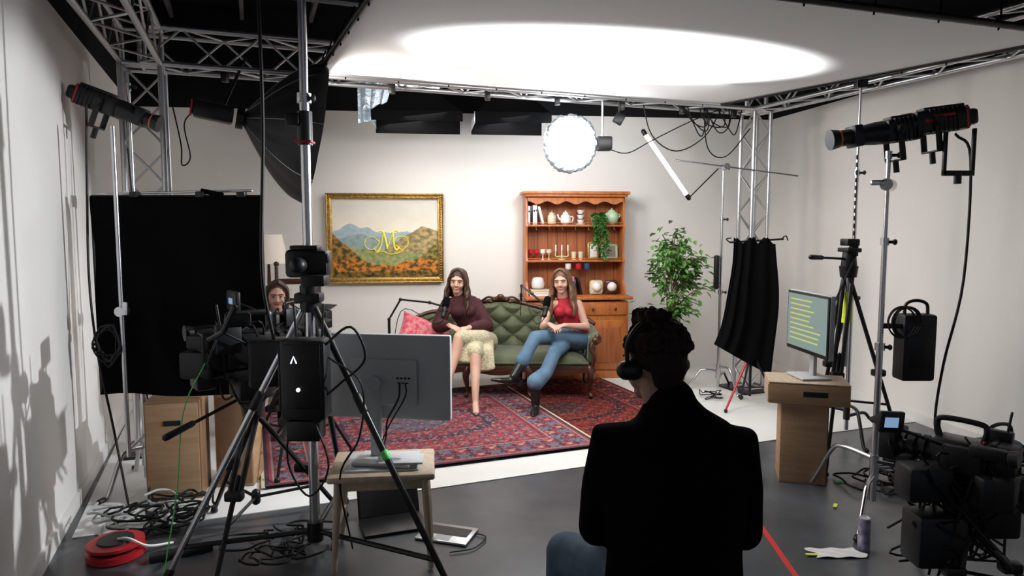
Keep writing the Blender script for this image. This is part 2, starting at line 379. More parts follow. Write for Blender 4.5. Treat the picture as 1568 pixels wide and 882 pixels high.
# ------------------------------------------------------------------ people helpers
def head(g,pos,yaw,pitch,roll,skin,hair,style,neck,sc=1.0,smile=True):
    M=Matrix.Translation(V(pos))@Matrix.Rotation(yaw,4,'Z')@Matrix.Rotation(pitch,4,'X')@Matrix.Rotation(roll,4,'Y')@Matrix.Scale(sc,4)
    g.at(M); nb=M.inverted()@V(neck)
    sh=[p_sph((0,.018,.032),(.075,.093,.088),20),p_sph((0,-.020,-.008),(.068,.066,.086),18),
        p_loft([(0,-.01,-.045),(0,-.046,-.086)],[(.058,.05),(.030,.026)],14,ref=(1,0,0)),
        p_loft([(0,-.080,.014),(0,-.092,-.010),(0,-.099,-.024)],[.0075,.010,.012],10),
        p_sph((.012,-.087,-.028),(.008,.009,.007),8),p_sph((-.012,-.087,-.028),(.008,.009,.007),8),
        p_sph((.038,-.056,-.028),(.026,.022,.022),10),p_sph((-.038,-.056,-.028),(.026,.022,.022),10),
        p_loft([(-.045,-.064,.030),(0,-.078,.032),(.045,-.064,.030)],[.011,.012,.011],8),
        p_sph((.077,.012,-.008),(.010,.020,.032),10),p_sph((-.077,.012,-.008),(.010,.020,.032),10),
        p_loft([(0,.022,-.04),(0,.03,-.09),nb],[(.052,.052),(.050,.050),(.062,.055)],16,ref=(1,0,0))]
    g.blob('head',skin,sh,.005,2)
    for s in (-1,1):
        g.sph('eye_white',EYEW,(s*.030,-.0745,.006),(.0125,.0085,.0062),12)
        g.sph('iris',EYEI,(s*.030,-.0815,.006),(.0056,.0035,.0056),10)
        g.tube('eyelid',HAIRD,[(s*.016,-.081,.008),(s*.030,-.0855,.0135),(s*.045,-.076,.009)],.0020,6)
        g.tube('eyebrow',hair,[(s*.014,-.087,.024),(s*.032,-.086,.031),(s*.052,-.071,.025)],.0032,6)
    if smile:
        g.tube('teeth',TEETH,[(-.020,-.078,-.052),(0,-.0875,-.0555),(.020,-.078,-.052)],.0040,6)
        g.tube('lips',LIP,[(-.029,-.073,-.045),(-.012,-.086,-.0495),(0,-.090,-.0505),(.012,-.086,-.0495),(.029,-.073,-.045)],.0028,6)
        g.tube('lips',LIP,[(-.028,-.073,-.047),(-.012,-.085,-.060),(0,-.088,-.0625),(.012,-.085,-.060),(.028,-.073,-.047)],.0036,6)
    else:
        g.tube('lips',LIP,[(-.021,-.077,-.055),(0,-.089,-.054),(.021,-.077,-.055)],.0045,6)
    rr=random.Random(int(pos[0]*100)+5)
    if style=='long':
        H=[p_sph((0,.029,.052),(.088,.098,.087),20),p_loft([(0,.07,.02),(0,.075,-.14)],[(.088,.05),(.10,.035)],16,ref=(1,0,0))]
        for s in (-1,1):
            for i in range(20):
                t=i/19; y0=-.046+.135*t; ph=rr.random()*6
                L=.34-.07*rr.random()
                P=[V((s*.008,y0*.5-.016,.134)),V((s*(.050+.016*t),y0*.9-.014,.104)),V((s*(.082+.006*t),y0+.002,.035)),V((s*(.090+.004*t),y0+.014,-.03))]
                for k in range(1,6):
                    q=k/5
                    P.append(V((s*(.095+.036*q-.012*q*(1-t)+.015*math.sin(ph+k*1.7)),y0+.020-.075*q*(1-t)+.015*math.cos(ph+k*1.8),-.03-L*q)))
                C=cat(P,3); n_=len(C)
                H.append(p_loft(C,[.011 if j<6 else (.0150 if j<n_-5 else .0150-.0024*(j-n_+6)) for j in range(n_)],7))
        g.blob('hair',hair,H,.0052,0)
    elif style=='tied':
        H=[p_sph((0,.030,.046),(.086,.097,.088),20),p_sph((0,.125,.0),(.04,.045,.05),12)]
        for s in (-1,1):
            H.append(p_loft(cat([(s*.01,-.04,.122),(s*.066,-.03,.075),(s*.083,.0,.01),(s*.078,.01,-.09),(s*.07,.0,-.16)],3),.016,7))
            H.append(p_loft(cat([(s*.01,-.02,.128),(s*.072,0,.075),(s*.086,.03,.01),(s*.082,.04,-.09),(s*.07,.04,-.2)],3),.02,7))
        g.blob('hair',hair,H,.0065,1)
    elif style=='curly':
        H=[p_sph((0,.036,.050),(.084,.094,.084),20),p_loft([(0,.085,.0),(0,.078,-.04)],[(.066,.035),(.052,.025)],12,ref=(1,0,0))]
        for i in range(520):
            a=rr.random()*2*pi; e=rr.random()**.7
            th=e*1.55; r_=.088+.014*rr.random()
            p=V((math.sin(th)*math.cos(a)*r_*.95,.034+math.sin(th)*math.sin(a)*r_*1.05,.052+math.cos(th)*r_*.95))
            if p.y<-.055 and p.z<.09: continue
            H.append(p_sph(p,.006+.006*rr.random(),6))
        for i in range(190):
            p=V((.012+.024*max(-1.6,min(1.6,rr.gauss(0,1))),.020+.024*max(-1.6,min(1.6,rr.gauss(0,1))),.150+.012*max(-1.6,min(1.6,rr.gauss(0,1)))))
            H.append(p_sph(p,.007+.006*rr.random(),6))
        g.blob('hair',hair,H,.0045,0)
    g.at()
def hand_shapes(w,d,up,mir=1,curl=.5,sc=1.0):
    x=V(d).normalized(); z=V(up); z=(z-x*z.dot(x)).normalized(); y=z.cross(x)*mir
    def T(p): return V(w)+(x*p[0]+y*p[1]+z*p[2])*sc
    S=[p_loft([T((-.02,0,0)),T((.012,0,0)),T((.05,0,0)),T((.085,-.001,-.003))],[(.025*sc,.019*sc),(.029*sc,.017*sc),(.040*sc,.014*sc),(.039*sc,.011*sc)],14,ref=y)]
    for L,yy,sp in ((.070,.030,.14),(.080,.010,.04),(.074,-.010,-.06),(.058,-.030,-.17)):
        p=[.082,yy,-.002]; a=0; P=[T(p)]
        for k,fr in enumerate((.45,.31,.24)):
            a+=curl*(.55,.9,.6)[k]; p=[p[0]+L*fr*math.cos(a),p[1]+L*fr*sp,p[2]-L*fr*math.sin(a)]; P.append(T(p))
        S.append(p_loft(P,[.0088*sc,.0082*sc,.0074*sc,.0064*sc],9))
    S.append(p_loft([T((.022,.022,-.006)),T((.048,.046,-.014)),T((.070,.054,-.024)),T((.088,.052,-.036))],[.014*sc,.011*sc,.0095*sc,.0078*sc],9))
    return S
def limb(P,r,n=14): return p_loft(P,r,n)
def torso(pel,wai,che,sho,nk,side,k=1.0,w=1.0):
    return p_loft([pel,wai,che,sho,nk+(sho-nk)*.35,nk],[(.160*w*k,.122*k),(.125*w*k,.097*k),(.145*w*k,.112*k),(.135*w*k,.080*k),(.082*k,.066*k),(.056*k,.054*k)],20,ref=side)

def woman_maroon():
    g=G('seated_woman',(-.45,6.85,0),world=True)
    pel=V((-.36,6.90,.57)); hd=V((-.545,6.80,1.165)); nk=V((-.52,6.86,1.035))
    shL=V((-.365,6.88,.945)); shR=V((-.655,6.83,.945)); side=(shL-shR)
    head(g,hd,-.05,.05,.06,SKIN,HAIRD,'long',nk+V((0,0,-.02)))
    elL=V((-.245,6.78,.725)); elR=V((-.735,6.68,.735)); wrL=V((-.42,6.53,.745)); wrR=V((-.60,6.50,.77))
    tor=torso(pel+V((0,0,.06)),V((-.39,6.89,.72)),V((-.47,6.86,.88)),V((-.505,6.86,.965)),nk,side,1.1)
    g.blob('sweater',MAROON,[tor,p_sph((-.545,6.765,.87),(.07,.06,.065)),p_sph((-.435,6.78,.87),(.07,.06,.065)),
        limb([V((-.43,6.86,.955)),shL,(shL+elL)/2,elL],[.060,.064,.068,.066]),limb([elL,(elL*.45+wrL*.55),wrL+(elL-wrL)*.16],[.066,.064,.044]),
        limb([V((-.58,6.84,.955)),shR,(shR+elR)/2,elR],[.060,.064,.068,.066]),limb([elR,(elR*.45+wrR*.55),wrR+(elR-wrR)*.16],[.066,.064,.044])],.011,6)
    g.blob('hand_left',SKIN,hand_shapes(wrL,(-.8,-.35,-.12),(.0,-.35,1),-1,.55,.93)+[limb([wrL+(elL-wrL)*.3,wrL],[.03,.024])],.0045,1)
    g.blob('hand_right',SKIN,hand_shapes(wrR,(.75,-.35,-.25),(0,-.35,1),1,.5,.93)+[limb([wrR+(elR-wrR)*.3,wrR],[.03,.024])],.0045,1)
    hL=V((-.25,6.88,.55)); hR=V((-.47,6.88,.54)); kT=V((-.50,6.40,.665)); kB=V((-.345,6.37,.53)); aT=V((-.605,6.20,.235)); aB=V((-.335,6.14,.125))
    g.blob('leg_crossed',SKIN,[limb([hL,kT],[.085,.058]),limb([kT,kT.lerp(aT,.3)+V((0,.015,0)),kT.lerp(aT,.65),aT],[.056,.053,.041,.030]),
        p_loft([aT+V((0,.03,-.01)),aT+V((-.008,-.03,-.045)),aT+V((-.018,-.12,-.085))],[(.027,.03),(.032,.026),(.030,.013)],12,ref=(1,0,0))],.009,3)
    g.blob('leg_standing',SKIN,[limb([hR,kB],[.085,.058]),limb([kB,kB.lerp(aB,.3)+V((0,.015,0)),kB.lerp(aB,.65),aB],[.056,.053,.041,.030]),
        p_loft([aB+V((0,.02,0)),aB+V((.005,-.05,-.035)),aB+V((.012,-.13,-.078))],[(.027,.03),(.032,.026),(.030,.012)],12,ref=(1,0,0))],.009,3)
    for a in (aT,aB):
        sx=-.018 if a is aT else .012
        g.loft('heel_shoe',SHOE,[a+V((0,.035,-.035)),a+V((sx*.3,-.02,-.065)),a+V((sx,-.10,-.085)),a+V((sx*1.3,-.175,-.085))],[(.026,.026),(.031,.016),(.034,.014),(.010,.008)],12,ref=(1,0,0))
        g.loft('heel_spike',SHOE,[a+V((0,.045,-.045)),a+V((0,.05,-.093))],[.014,.006],8)
    g.blob('skirt',SKIRT,[p_sph((-.36,6.90,.56),(.18,.15,.12)),limb([hL,V((-.30,6.62,.62)),kT+V((.02,.02,.0))],[.110,.095,.074]),
        limb([hR,V((-.42,6.62,.56)),kB+V((0,.02,0))],[.11,.10,.080]),
        p_loft([V((-.30,6.70,.58)),V((-.27,6.50,.50)),V((-.25,6.42,.36))],[(.12,.10),(.10,.055),(.095,.022)],16,ref=(1,0,0)),
        p_loft([V((-.40,6.62,.60)),V((-.41,6.42,.56)),V((-.42,6.35,.45))],[(.13,.08),(.13,.05),(.12,.02)],16,ref=(1,0,0))],.010,7)
    g.done()
woman_maroon()

def woman_red():
    g=G('seated_woman',(.60,6.85,0),world=True)
    pel=V((.64,6.90,.57)); hd=V((.490,6.78,1.165)); nk=V((.515,6.84,1.03))
    shL=V((.665,6.86,.935)); shR=V((.385,6.82,.935)); side=(shL-shR)
    head(g,hd,-.22,.03,-.06,SKIN,HAIRB,'long',nk+V((0,0,-.03)))
    elL=V((.745,6.78,.715)); elR=V((.310,6.70,.725)); wrL=V((.50,6.53,.765)); wrR=V((.36,6.47,.785))
    g.blob('red_top',REDTOP,[torso(pel+V((0,0,.04)),V((.61,6.89,.72)),V((.55,6.86,.88)),V((.53,6.85,.955)),nk+V((0,0,-.015)),side,1.0),
        p_sph((.475,6.765,.87),(.062,.055,.060)),p_sph((.585,6.775,.87),(.062,.055,.060)),p_loft([nk+V((0,0,-.03)),nk+V((0,-.004,.015))],[.060,.055],14)],.010,5)
    for nm,s,e,w,c,mir,d in (('arm_left',shL,elL,wrL,V((.60,6.85,.94)),-1,(-.85,-.25,-.1)),('arm_right',shR,elR,wrR,V((.455,6.83,.94)),1,(.55,-.6,-.22))):
        g.blob(nm,SKIN,[limb([c,s],[.045,.050]),limb([s,s.lerp(e,.45),e],[.050,.044,.037]),limb([e,e.lerp(w,.35),w],[.037,.035,.024])]+hand_shapes(w,d,(0,-.3,1),mir,.5,.93),.0055,3)
    hT=V((.74,6.88,.56)); hB=V((.54,6.88,.55)); kT=V((.22,6.42,.665)); kB=V((.40,6.36,.53)); aT=V((.035,6.20,.365)); aB=V((.215,6.14,.16))
    g.blob('jeans',DENIM,[p_sph((.64,6.90,.56),(.170,.14,.11)),limb([hT,hT.lerp(kT,.5)+V((0,0,.03)),kT],[.094,.084,.066]),
        limb([kT,kT.lerp(aT,.4),aT.lerp(kT,.34)],[.064,.060,.070]),limb([hB,kB],[.094,.066]),limb([kB,kB.lerp(aB,.45),aB+V((0,0,.14))],[.064,.066,.082])],.009,4)
    g.blob('boot_crossed',LEATHER,[limb([kT.lerp(aT,.55),aT+V((-.02,-.01,-.03))],[.052,.042]),
        p_loft([aT+V((.015,.02,-.055)),aT+V((-.06,-.03,-.06)),aT+V((-.15,-.07,-.045)),aT+V((-.215,-.095,-.035))],[(.034,.036),(.036,.032),(.038,.024),(.020,.014)],12,ref=(.3,-.9,0))],.007,2)
    g.blob('boot_standing',LEATHER,[limb([aB+V((0,0,.13)),aB+V((0,-.005,-.06))],[.052,.042]),
        p_loft([aB+V((.004,.03,-.105)),aB+V((0,-.05,-.105)),aB+V((-.02,-.14,-.118)),aB+V((-.03,-.20,-.125))],[(.034,.038),(.036,.033),(.038,.020),(.018,.011)],12,ref=(1,0,0))],.007,2)
    g.box('boot_heel',LEATHER,aB+V((.004,.045,-.113)),(.05,.05,.045),.006)
    g.box('boot_heel',LEATHER,aT+V((.035,.035,-.098)),(.05,.05,.045),.006)
    g.done()
woman_red()

def man_front():
    g=G('seated_man',(.5,2.05,0),world=True)
    hd=V((.435,2.10,1.275)); nk=V((.485,2.06,1.13))
    head(g,hd,pi+.45,.06,0,SKIN2,HAIRK,'curly',nk+V((0,0,-.03)),1.02,False)
    shL=V((.310,2.08,1.040)); shR=V((.690,2.05,1.040)); side=shR-shL
    elL=V((.275,2.13,.74)); elR=V((.735,2.10,.74)); wrL=V((.36,2.40,.66)); wrR=V((.62,2.42,.66))
    g.blob('jacket',JACKET,[p_loft([V((.50,2.03,.50)),V((.50,2.03,.72)),V((.50,2.05,.90)),V((.50,2.06,1.04)),V((.497,2.06,1.09)),V((.49,2.06,1.13)),V((.485,2.06,1.17))],
         [(.22,.15),(.205,.14),(.225,.145),(.215,.12),(.170,.10),(.110,.088),(.080,.076)],24,ref=side),
        limb([V((.40,2.06,1.04)),shL,shL.lerp(elL,.5),elL],[.070,.074,.072,.062]),limb([elL,wrL],[.062,.042]),
        limb([V((.60,2.06,1.04)),shR,shR.lerp(elR,.5),elR],[.070,.074,.072,.062]),limb([elR,wrR],[.062,.042])],.010,6)
    g.blob('hand_left',SKIN2,hand_shapes(wrL,(.6,.7,-.2),(0,0,1),-1,.5),.0045,1)
    g.blob('hand_right',SKIN2,hand_shapes(wrR,(-.6,.7,-.2),(0,0,1),1,.5),.0045,1)
    g.blob('jeans',DENIMD,[p_sph((.50,2.05,.56),(.19,.15,.11)),limb([V((.41,2.08,.555)),V((.20,2.40,.52))],[.098,.078]),limb([V((.20,2.40,.52)),V((.18,2.50,.12))],[.076,.055]),
        limb([V((.59,2.08,.555)),V((.68,2.50,.52))],[.098,.078]),limb([V((.68,2.50,.52)),V((.70,2.56,.12))],[.076,.055])],.011,4)
    for x,y in ((.18,2.50),(.70,2.56)):
        g.blob('shoe',LEATHER,[p_loft([V((x,y-.05,.045)),V((x,y+.08,.045)),V((x,y+.2,.035))],[(.042,.044),(.046,.044),(.036,.03)],12,ref=(1,0,0)),limb([V((x,y,.13)),V((x,y-.01,.05))],[.045,.045])],.008,2)
    M=Matrix.Translation(hd)@Matrix.Rotation(pi+.45,4,'Z'); g.at(M)
    for s in (-1,1):
        g.loft('headphone_cup',BLK,[(s*.080,.012,-.005),(s*.104,.012,-.005)],[.034,.030],18)
        g.tube('headband',BLK,[(s*.10,.012,.02),(s*.106,.02,.08),(s*.07,.03,.135),(0,.03,.155)],.007,8)
    g.at(); g.done()
    c=G('wooden_chair',(.5,2.02,0))
    c.box('seat',WALN,(0,0,.425),(.42,.42,.04),.01)
    for x in (-.18,.18):
        for y in (-.18,.18): c.loft('leg',WALN,[(x,y,.41),(x*1.12,y*1.12,.018)],[.02,.015],10)
    for x in (-.19,.19): c.box('back_post',WALN,(x,-.215,.50),(.03,.025,.16),.005)
    c.box('back_slat',WALN,(0,-.222,.56),(.42,.02,.06),.006)
    c.done()
man_front()

def woman_side():
    g=G('seated_woman',(-2.0,5.85,0),world=True)
    hd=V((-2.00,5.78,1.125)); nk=V((-2.0,5.84,.99))
    head(g,hd,.35,.1,0,SKIN,HAIRD,'tied',nk+V((0,0,-.03)),1.0,False)
    shL=V((-1.85,5.86,.92)); shR=V((-2.15,5.84,.92)); side=shL-shR
    elL=V((-1.77,5.76,.72)); elR=V((-2.22,5.74,.72)); wrL=V((-1.90,5.52,.76)); wrR=V((-2.07,5.52,.76))
    g.blob('black_top',BLKF,[torso(V((-2,5.9,.6)),V((-2,5.9,.72)),V((-1.99,5.86,.85)),V((-1.99,5.85,.93)),nk,side,1.05),
       limb([shL,elL],[.058,.05]),limb([elL,wrL],[.05,.035]),limb([shR,elR],[.058,.05]),limb([elR,wrR],[.05,.035])],.012,4)
    g.blob('hand_left',SKIN,hand_shapes(wrL,(-.3,-.9,0),(0,0,1),-1,.5,.93),.0045,1)
    g.blob('hand_right',SKIN,hand_shapes(wrR,(.3,-.9,0),(0,0,1),1,.5,.93),.0045,1)
    g.blob('trousers',BLKF,[p_sph((-2,5.9,.57),(.17,.14,.11)),limb([V((-1.9,5.88,.56)),V((-1.86,5.45,.55))],[.09,.065]),limb([V((-1.86,5.45,.55)),V((-1.86,5.44,.12))],[.062,.045]),
       limb([V((-2.1,5.88,.56)),V((-2.14,5.45,.55))],[.09,.065]),limb([V((-2.14,5.45,.55)),V((-2.14,5.44,.12))],[.062,.045])],.012,4)
    for x in (-1.86,-2.14): g.blob('shoe',LEATHER,[p_loft([V((x,5.48,.065)),V((x,5.36,.065)),V((x,5.27,.055))],[(.038,.04),(.042,.036),(.03,.025)],12,ref=(1,0,0)),limb([V((x,5.44,.14)),V((x,5.45,.07))],[.04,.038])],.008,2)
    g.done()
    c=G('wooden_stool',(-2.0,5.92,0))
    c.lathe('seat',BIRCH,(0,0,.41),[(.16,0),(.175,.01),(.175,.04),(.16,.05)],24)
    for a in range(4):
        q=a*pi/2+pi/4; c.loft('leg',BIRCH,[(.11*math.cos(q),.11*math.sin(q),.41),(.17*math.cos(q),.17*math.sin(q),.022)],[.018,.014],8)
    c.done()
woman_side()

# ------------------------------------------------------------------ sofa
def sofa():
    g=G('tufted_sofa',(-.13,7.02,0),-.02)
    hw=1.0
    def zt(x):
        t=abs(x)/hw; return .80+.10*math.exp(-(t*2.4)**2)+.02*math.cos(t*pi)-.10*(max(0,t-.7)/.3)**2
    def yb(x,t):
        s=abs(x)/hw; return .20+.11*t-.16*(max(0,s-.75)/.25)**2
    def back(u,v):
        x=-.96+1.92*u; z=.40+v*(zt(x)-.41); a=x/.135; b=(z-.46)/.105
        puff=(abs(math.sin(pi*(a+b)/2)*math.sin(pi*(a-b)/2)))**.45
        edge=min(1,min(v,1-v)*9+.15)
        return (x,yb(x,v)-.055*puff*edge-.02,z)
    g.grid('tufted_back',GREEN,190,56,back)
    g.grid('back_rear',GREEN,40,8,lambda u,v:(-.97+1.94*u,yb(-.97+1.94*u,v)+.07,.36+v*(zt(-.97+1.94*u)-.37)))
    for i in range(-7,8):
        for j in range(0,5):
            if (i+j)%2==0:
                x=i*.135; z=.46+j*.105
                if z<zt(x)-.04:
                    v=(z-.40)/(zt(x)-.41); g.sph('button',GREEN,(x,yb(x,v)-.028,z),.011,8)
    top=[(x,yb(x,1)+.01,zt(x)+.008) for x in [(-.99+1.98*i/30) for i in range(31)]]
    g.tube('crest_rail',WALN,top,.024,10,3)
    for s in (-1,1):
        for k in range(5): g.sph('crest_carving',WALN,(s*(.03+.038*k),.285,.945-.011*k*k*.7),(.03,.022,.024-.002*k),10)
        g.tube('crest_scroll',WALN,[(s*.20,.285,.925),(s*.13,.275,.965),(s*.06,.28,.955),(0,.28,.985)],.012,8)
    g.sph('crest_carving',WALN,(0,.275,.965),(.04,.025,.035),12)
    def seat(u,v):
        x=-.88+1.76*u; y=-.36+.58*v
        e=min(u,1-u)*14; f=min(v,1-v)*9; k=min(1,e)*min(1,f); k=k**.45 if k>0 else 0
        return (x,y,.365+.095*k+.008*math.sin(u*pi*3)**2)
    g.grid('seat_cushion',GREEN,70,30,seat)
    g.box('seat_deck',GREEN,(0,-.06,.345),(1.80,.60,.07),.02)
    g.loft('seat_piping',GREEN,[(-.88,-.365,.37),(.88,-.365,.37)],.012,8)
    rail=[(-.93+1.86*i/40,.27+.018*math.cos(i/40*2*pi*3)) for i in range(41)]
    g.prism('front_rail',WALN,rail+[(.93,.335),(-.93,.335)],-.385,-.35)
    g.prism('rear_rail',WALN,[(-.93,.28),(.93,.28),(.93,.36),(-.93,.36)],.27,.30)
    for s in (-1,1):
        g.box('side_rail',WALN,(s*.945,-.04,.31),(.035,.64,.07),.006)
        g.blob('arm_pad_%d'%(s+2),GREEN,[p_box((s*.93,-.03,.47),(.075,.56,.22),.02),p_loft([(s*.95,-.33,.60),(s*.955,.0,.615),(s*.93,.22,.66)],[.058,.060,.052],14)],.011,3)
        g.tube('arm_post',WALN,[(s*.93,-.345,.34),(s*.95,-.375,.44),(s*.915,-.37,.52),(s*.95,-.36,.60),(s*.985,-.35,.645),(s*1.005,-.345,.60),(s*.975,-.355,.575)],.019,8)
        g.loft('arm_rosette',WALN,[(s*.955,-.345,.605),(s*.955,-.372,.605)],[.05,.035],16)
    for x,y in ((-.9,-.355),(-.3,-.355),(.3,-.355),(.9,-.355),(-.9,.27),(.9,.27)):
        q=-1 if y<0 else 1; sx=.02*(1 if x>0 else -1)
        g.loft('leg',WALN,cat([(x,y,.32),(x+sx,y+q*.02,.25),(x+sx*.4,y+q*.008,.14),(x+sx*.2,y,.08),(x+sx,y+q*.015,.048)],4),[.036,.037,.038,.037,.034,.031,.027,.023,.019,.017,.015,.014,.014,.015,.017,.02,.022][:17],10)
    g.done(50)
sofa()
g=G('pink_cushion',(-.90,6.70,.64),world=True)
g.at(Matrix.Translation((-.88,6.66,.635))@Matrix.Rotation(.22,4,'Z')@Matrix.Rotation(.36,4,'Y')@Matrix.Rotation(-.42,4,'X'))
def cush(s):
    def f(u,v):
        x=(u-.5)*2; z=(v-.5)*2; k=max(0,(1-x**4)*(1-z**4))**.5
        return (x*.25*(1-.08*(1-abs(z)**2)),s*.09*k,z*.19*(1-.08*(1-abs(x)**2)))
    return f
g.grid('front',PINK,28,28,cush(-1)); g.grid('back',PINK,28,28,cush(1)); g.done()

# ------------------------------------------------------------------ mics
def mic(name,base,P,head_pos,d):
    g=G(name,base,world=True)
    g.tube('boom_arm',BLKM,P[:2],.010,8,sm=False); g.tube('boom_arm',BLKM,P[1:],.010,8,sm=False)
    for p in P[:3]: g.sph('joint',BLKM,p,.018,10)
    g.cyl('base_clamp',BLKM,(base[0],base[1],base[2]+.01),P[0],.014)
    g.lathe('base',BLKM,base,[(.07,0),(.07,.012),(.02,.02)],20)
    g.at(frame(head_pos,d)); g.loft('mic_body',BLK,[(0,-.09,0),(0,.02,0)],[.024,.027],16); g.loft('foam_windscreen',BLKF,[(0,.02,0),(0,.08,0)],[.034,.034],16)
    g.tube('shock_mount',BLKM,[(.035,-.04,0),(.04,-.04,.03),(0,-.04,.05),(-.04,-.04,.03),(-.035,-.04,0)],.004,6)
    g.at(); g.tube('mic_cable',RUB,[head_pos,V(head_pos)+V((.0,.0,-.08)),V(head_pos)+V((-.1,.02,-.16)),V(P[1])+V((0,0,-.12)),V(base)+V((0,0,.1))],.004,6)
    g.done()
mic('podcast_microphone',(-1.22,6.72,.013),[V((-1.22,6.72,.8)),V((-1.10,6.7,1.0)),V((-.80,6.60,.98)),V((-.66,6.50,.955))],V((-.64,6.48,.945)),(.15,.5,.85))
mic('podcast_microphone',(.10,7.46,.013),[V((.10,7.46,.98)),V((.10,7.1,1.10)),V((.20,6.75,1.05)),V((.32,6.48,.965))],V((.325,6.46,.955)),(.2,.5,.85))

# ------------------------------------------------------------------ painting
WA=math.atan2(RB[1]-LB[1],RB[0]-LB[0])
def wallY(x): return LB[1]+(x-LB[0])*math.tan(WA)
def painting():
    xl=-2.07; W=1.29; H=.99; z0=1.09
    g=G('framed_landscape_painting',(xl,wallY(xl)-.035,z0),WA)
    fw=.055
    for k,(a,r,dy) in enumerate(((0,.014,-.03),(.018,.010,-.018),(.036,.012,-.022),(.05,.008,-.012))):
        g.tube('frame_molding',GOLD,[(a,dy,a),(W-a,dy,a),(W-a,dy,H-a),(a,dy,H-a),(a,dy,a)],r,8,sm=False)
    for c,s in (((W/2,-.008,fw/2),(W,.03,fw)),((W/2,-.008,H-fw/2),(W,.03,fw)),((fw/2,-.008,H/2),(fw,.03,H)),((W-fw/2,-.008,H/2),(fw,.03,H))): g.box('frame',GOLD,c,s,.006)
    for i in range(45):
        x=.02+(W-.04)*i/44
        for z in (.027,H-.027): g.sph('frame_carving',GOLD,(x,-.028,z),(.011,.008,.009),6)
    for i in range(34):
        z=.02+(H-.04)*i/33
        for x in (.027,W-.027): g.sph('frame_carving',GOLD,(x,-.028,z),(.009,.008,.011),6)
    g.box('backboard',BLK,(W/2,.012,H/2),(W-.02,.012,H-.02),0)
    cx,cz=W*.50,H*.46; yy=-.006
    def st(P,r): g.add('monogram',YLOGO,p_loft(cat([V((cx+x*1.15,yy,cz+z*1.25)) for x,z in P],5),r,8))
    st([(-.075,-.075),(-.045,-.03),(-.03,.045),(-.02,.085)],.0055); st([(-.02,.085),(.0,.02),(.015,-.06)],.011); st([(.015,-.06),(.045,.02),(.07,.085)],.0055); st([(.07,.085),(.078,.0),(.085,-.05),(.105,-.072),(.13,-.05)],.011)
    st([(-.11,-.06),(-.09,-.085),(-.06,-.075),(-.055,-.05)],.006); st([(-.02,.085),(-.05,.10),(-.08,.085)],.006); st([(.07,.085),(.10,.105),(.125,.09)],.006)
    st([(-.06,.0),(-.12,.045),(-.19,.03),(-.20,-.035),(-.14,-.07),(-.08,-.03),(-.06,.02)],.0045); st([(.06,.0),(.12,.045),(.20,.04),(.215,-.02),(.16,-.07),(.10,-.03)],.0045)
    st([(-.10,-.10),(-.03,-.085),(.04,-.11),(.12,-.10),(.17,-.075)],.004)
    e=g.done()
    def col(X,Z,W_,H_):
        u=X/W_; v=Z/H_
        n1=np.zeros(X.shape); n2=np.zeros(X.shape)
        for j in range(X.shape[0]):
            for i in range(X.shape[1]):
                p=V((u[j,i]*7,v[j,i]*7,0)); n1[j,i]=noise.fractal(p,1,2,5); n2[j,i]=noise.fractal(p*3.2+V((9,2,1)),1,2,3)
        un=np.array([noise.fractal(V((x*4,3,0)),1,2,4) for x in u[0]]); un2=np.array([noise.fractal(V((x*6,8,0)),1,2,4) for x in u[0]])
        c=np.zeros(X.shape+(3,)); t=np.clip((v-.55)/.45,0,1)[...,None]
        c[:]=np.array((.88,.80,.66))*(1-t)+np.array((.62,.60,.55))*t
        c*=(1+.05*n1)[...,None]
        def lay(h,a,b,k=1.0):
            m=v<h[None,:]; w=np.clip(.5+k*n2,0,1)[...,None]; cc=np.array(a)*(1-w)+np.array(b)*w; c[m]=cc[m]
        U=u[0]
        lay(.58+.04*un+.10*np.exp(-((U-.17)/.10)**2)+.06*np.exp(-((U-.34)/.06)**2),(.30,.42,.50),(.44,.52,.55),.6)
        lay(.50+.04*un2+.06*np.exp(-((U-.25)/.12)**2),(.20,.30,.32),(.36,.42,.38),.6)
        lay(.34+.30*np.clip((U-.48)/.36,0,1)**.8-.05*np.clip((U-.88)/.12,0,1)+.03*un,(.20,.17,.07),(.52,.38,.18),1.3)
        lay(.40-.12*U+.03*un2,(.16,.24,.09),(.42,.38,.15),.8)
        lay(.56-.62*np.clip(U/.52,0,1)+.05*un,(.05,.05,.012),(.42,.20,.035),1.4)
        lay(.06+.42*np.clip((U-.66)/.34,0,1)+.04*un2,(.06,.07,.018),(.36,.26,.06),1.2)
        lay(.20+.06*un+.03*np.sin(U*9),(.07,.055,.012),(.68,.22,.03),1.7)
        lay(.08+.03*un2,(.02,.03,.008),(.26,.14,.025),1.2)
        return np.clip(c,0,1)
    hfield('canvas',W-2*fw+.01,H-2*fw+.01,.0062,col,(fw-.005,-.0005,fw-.005),m=PICM,vertical=True,parent=e)
painting()

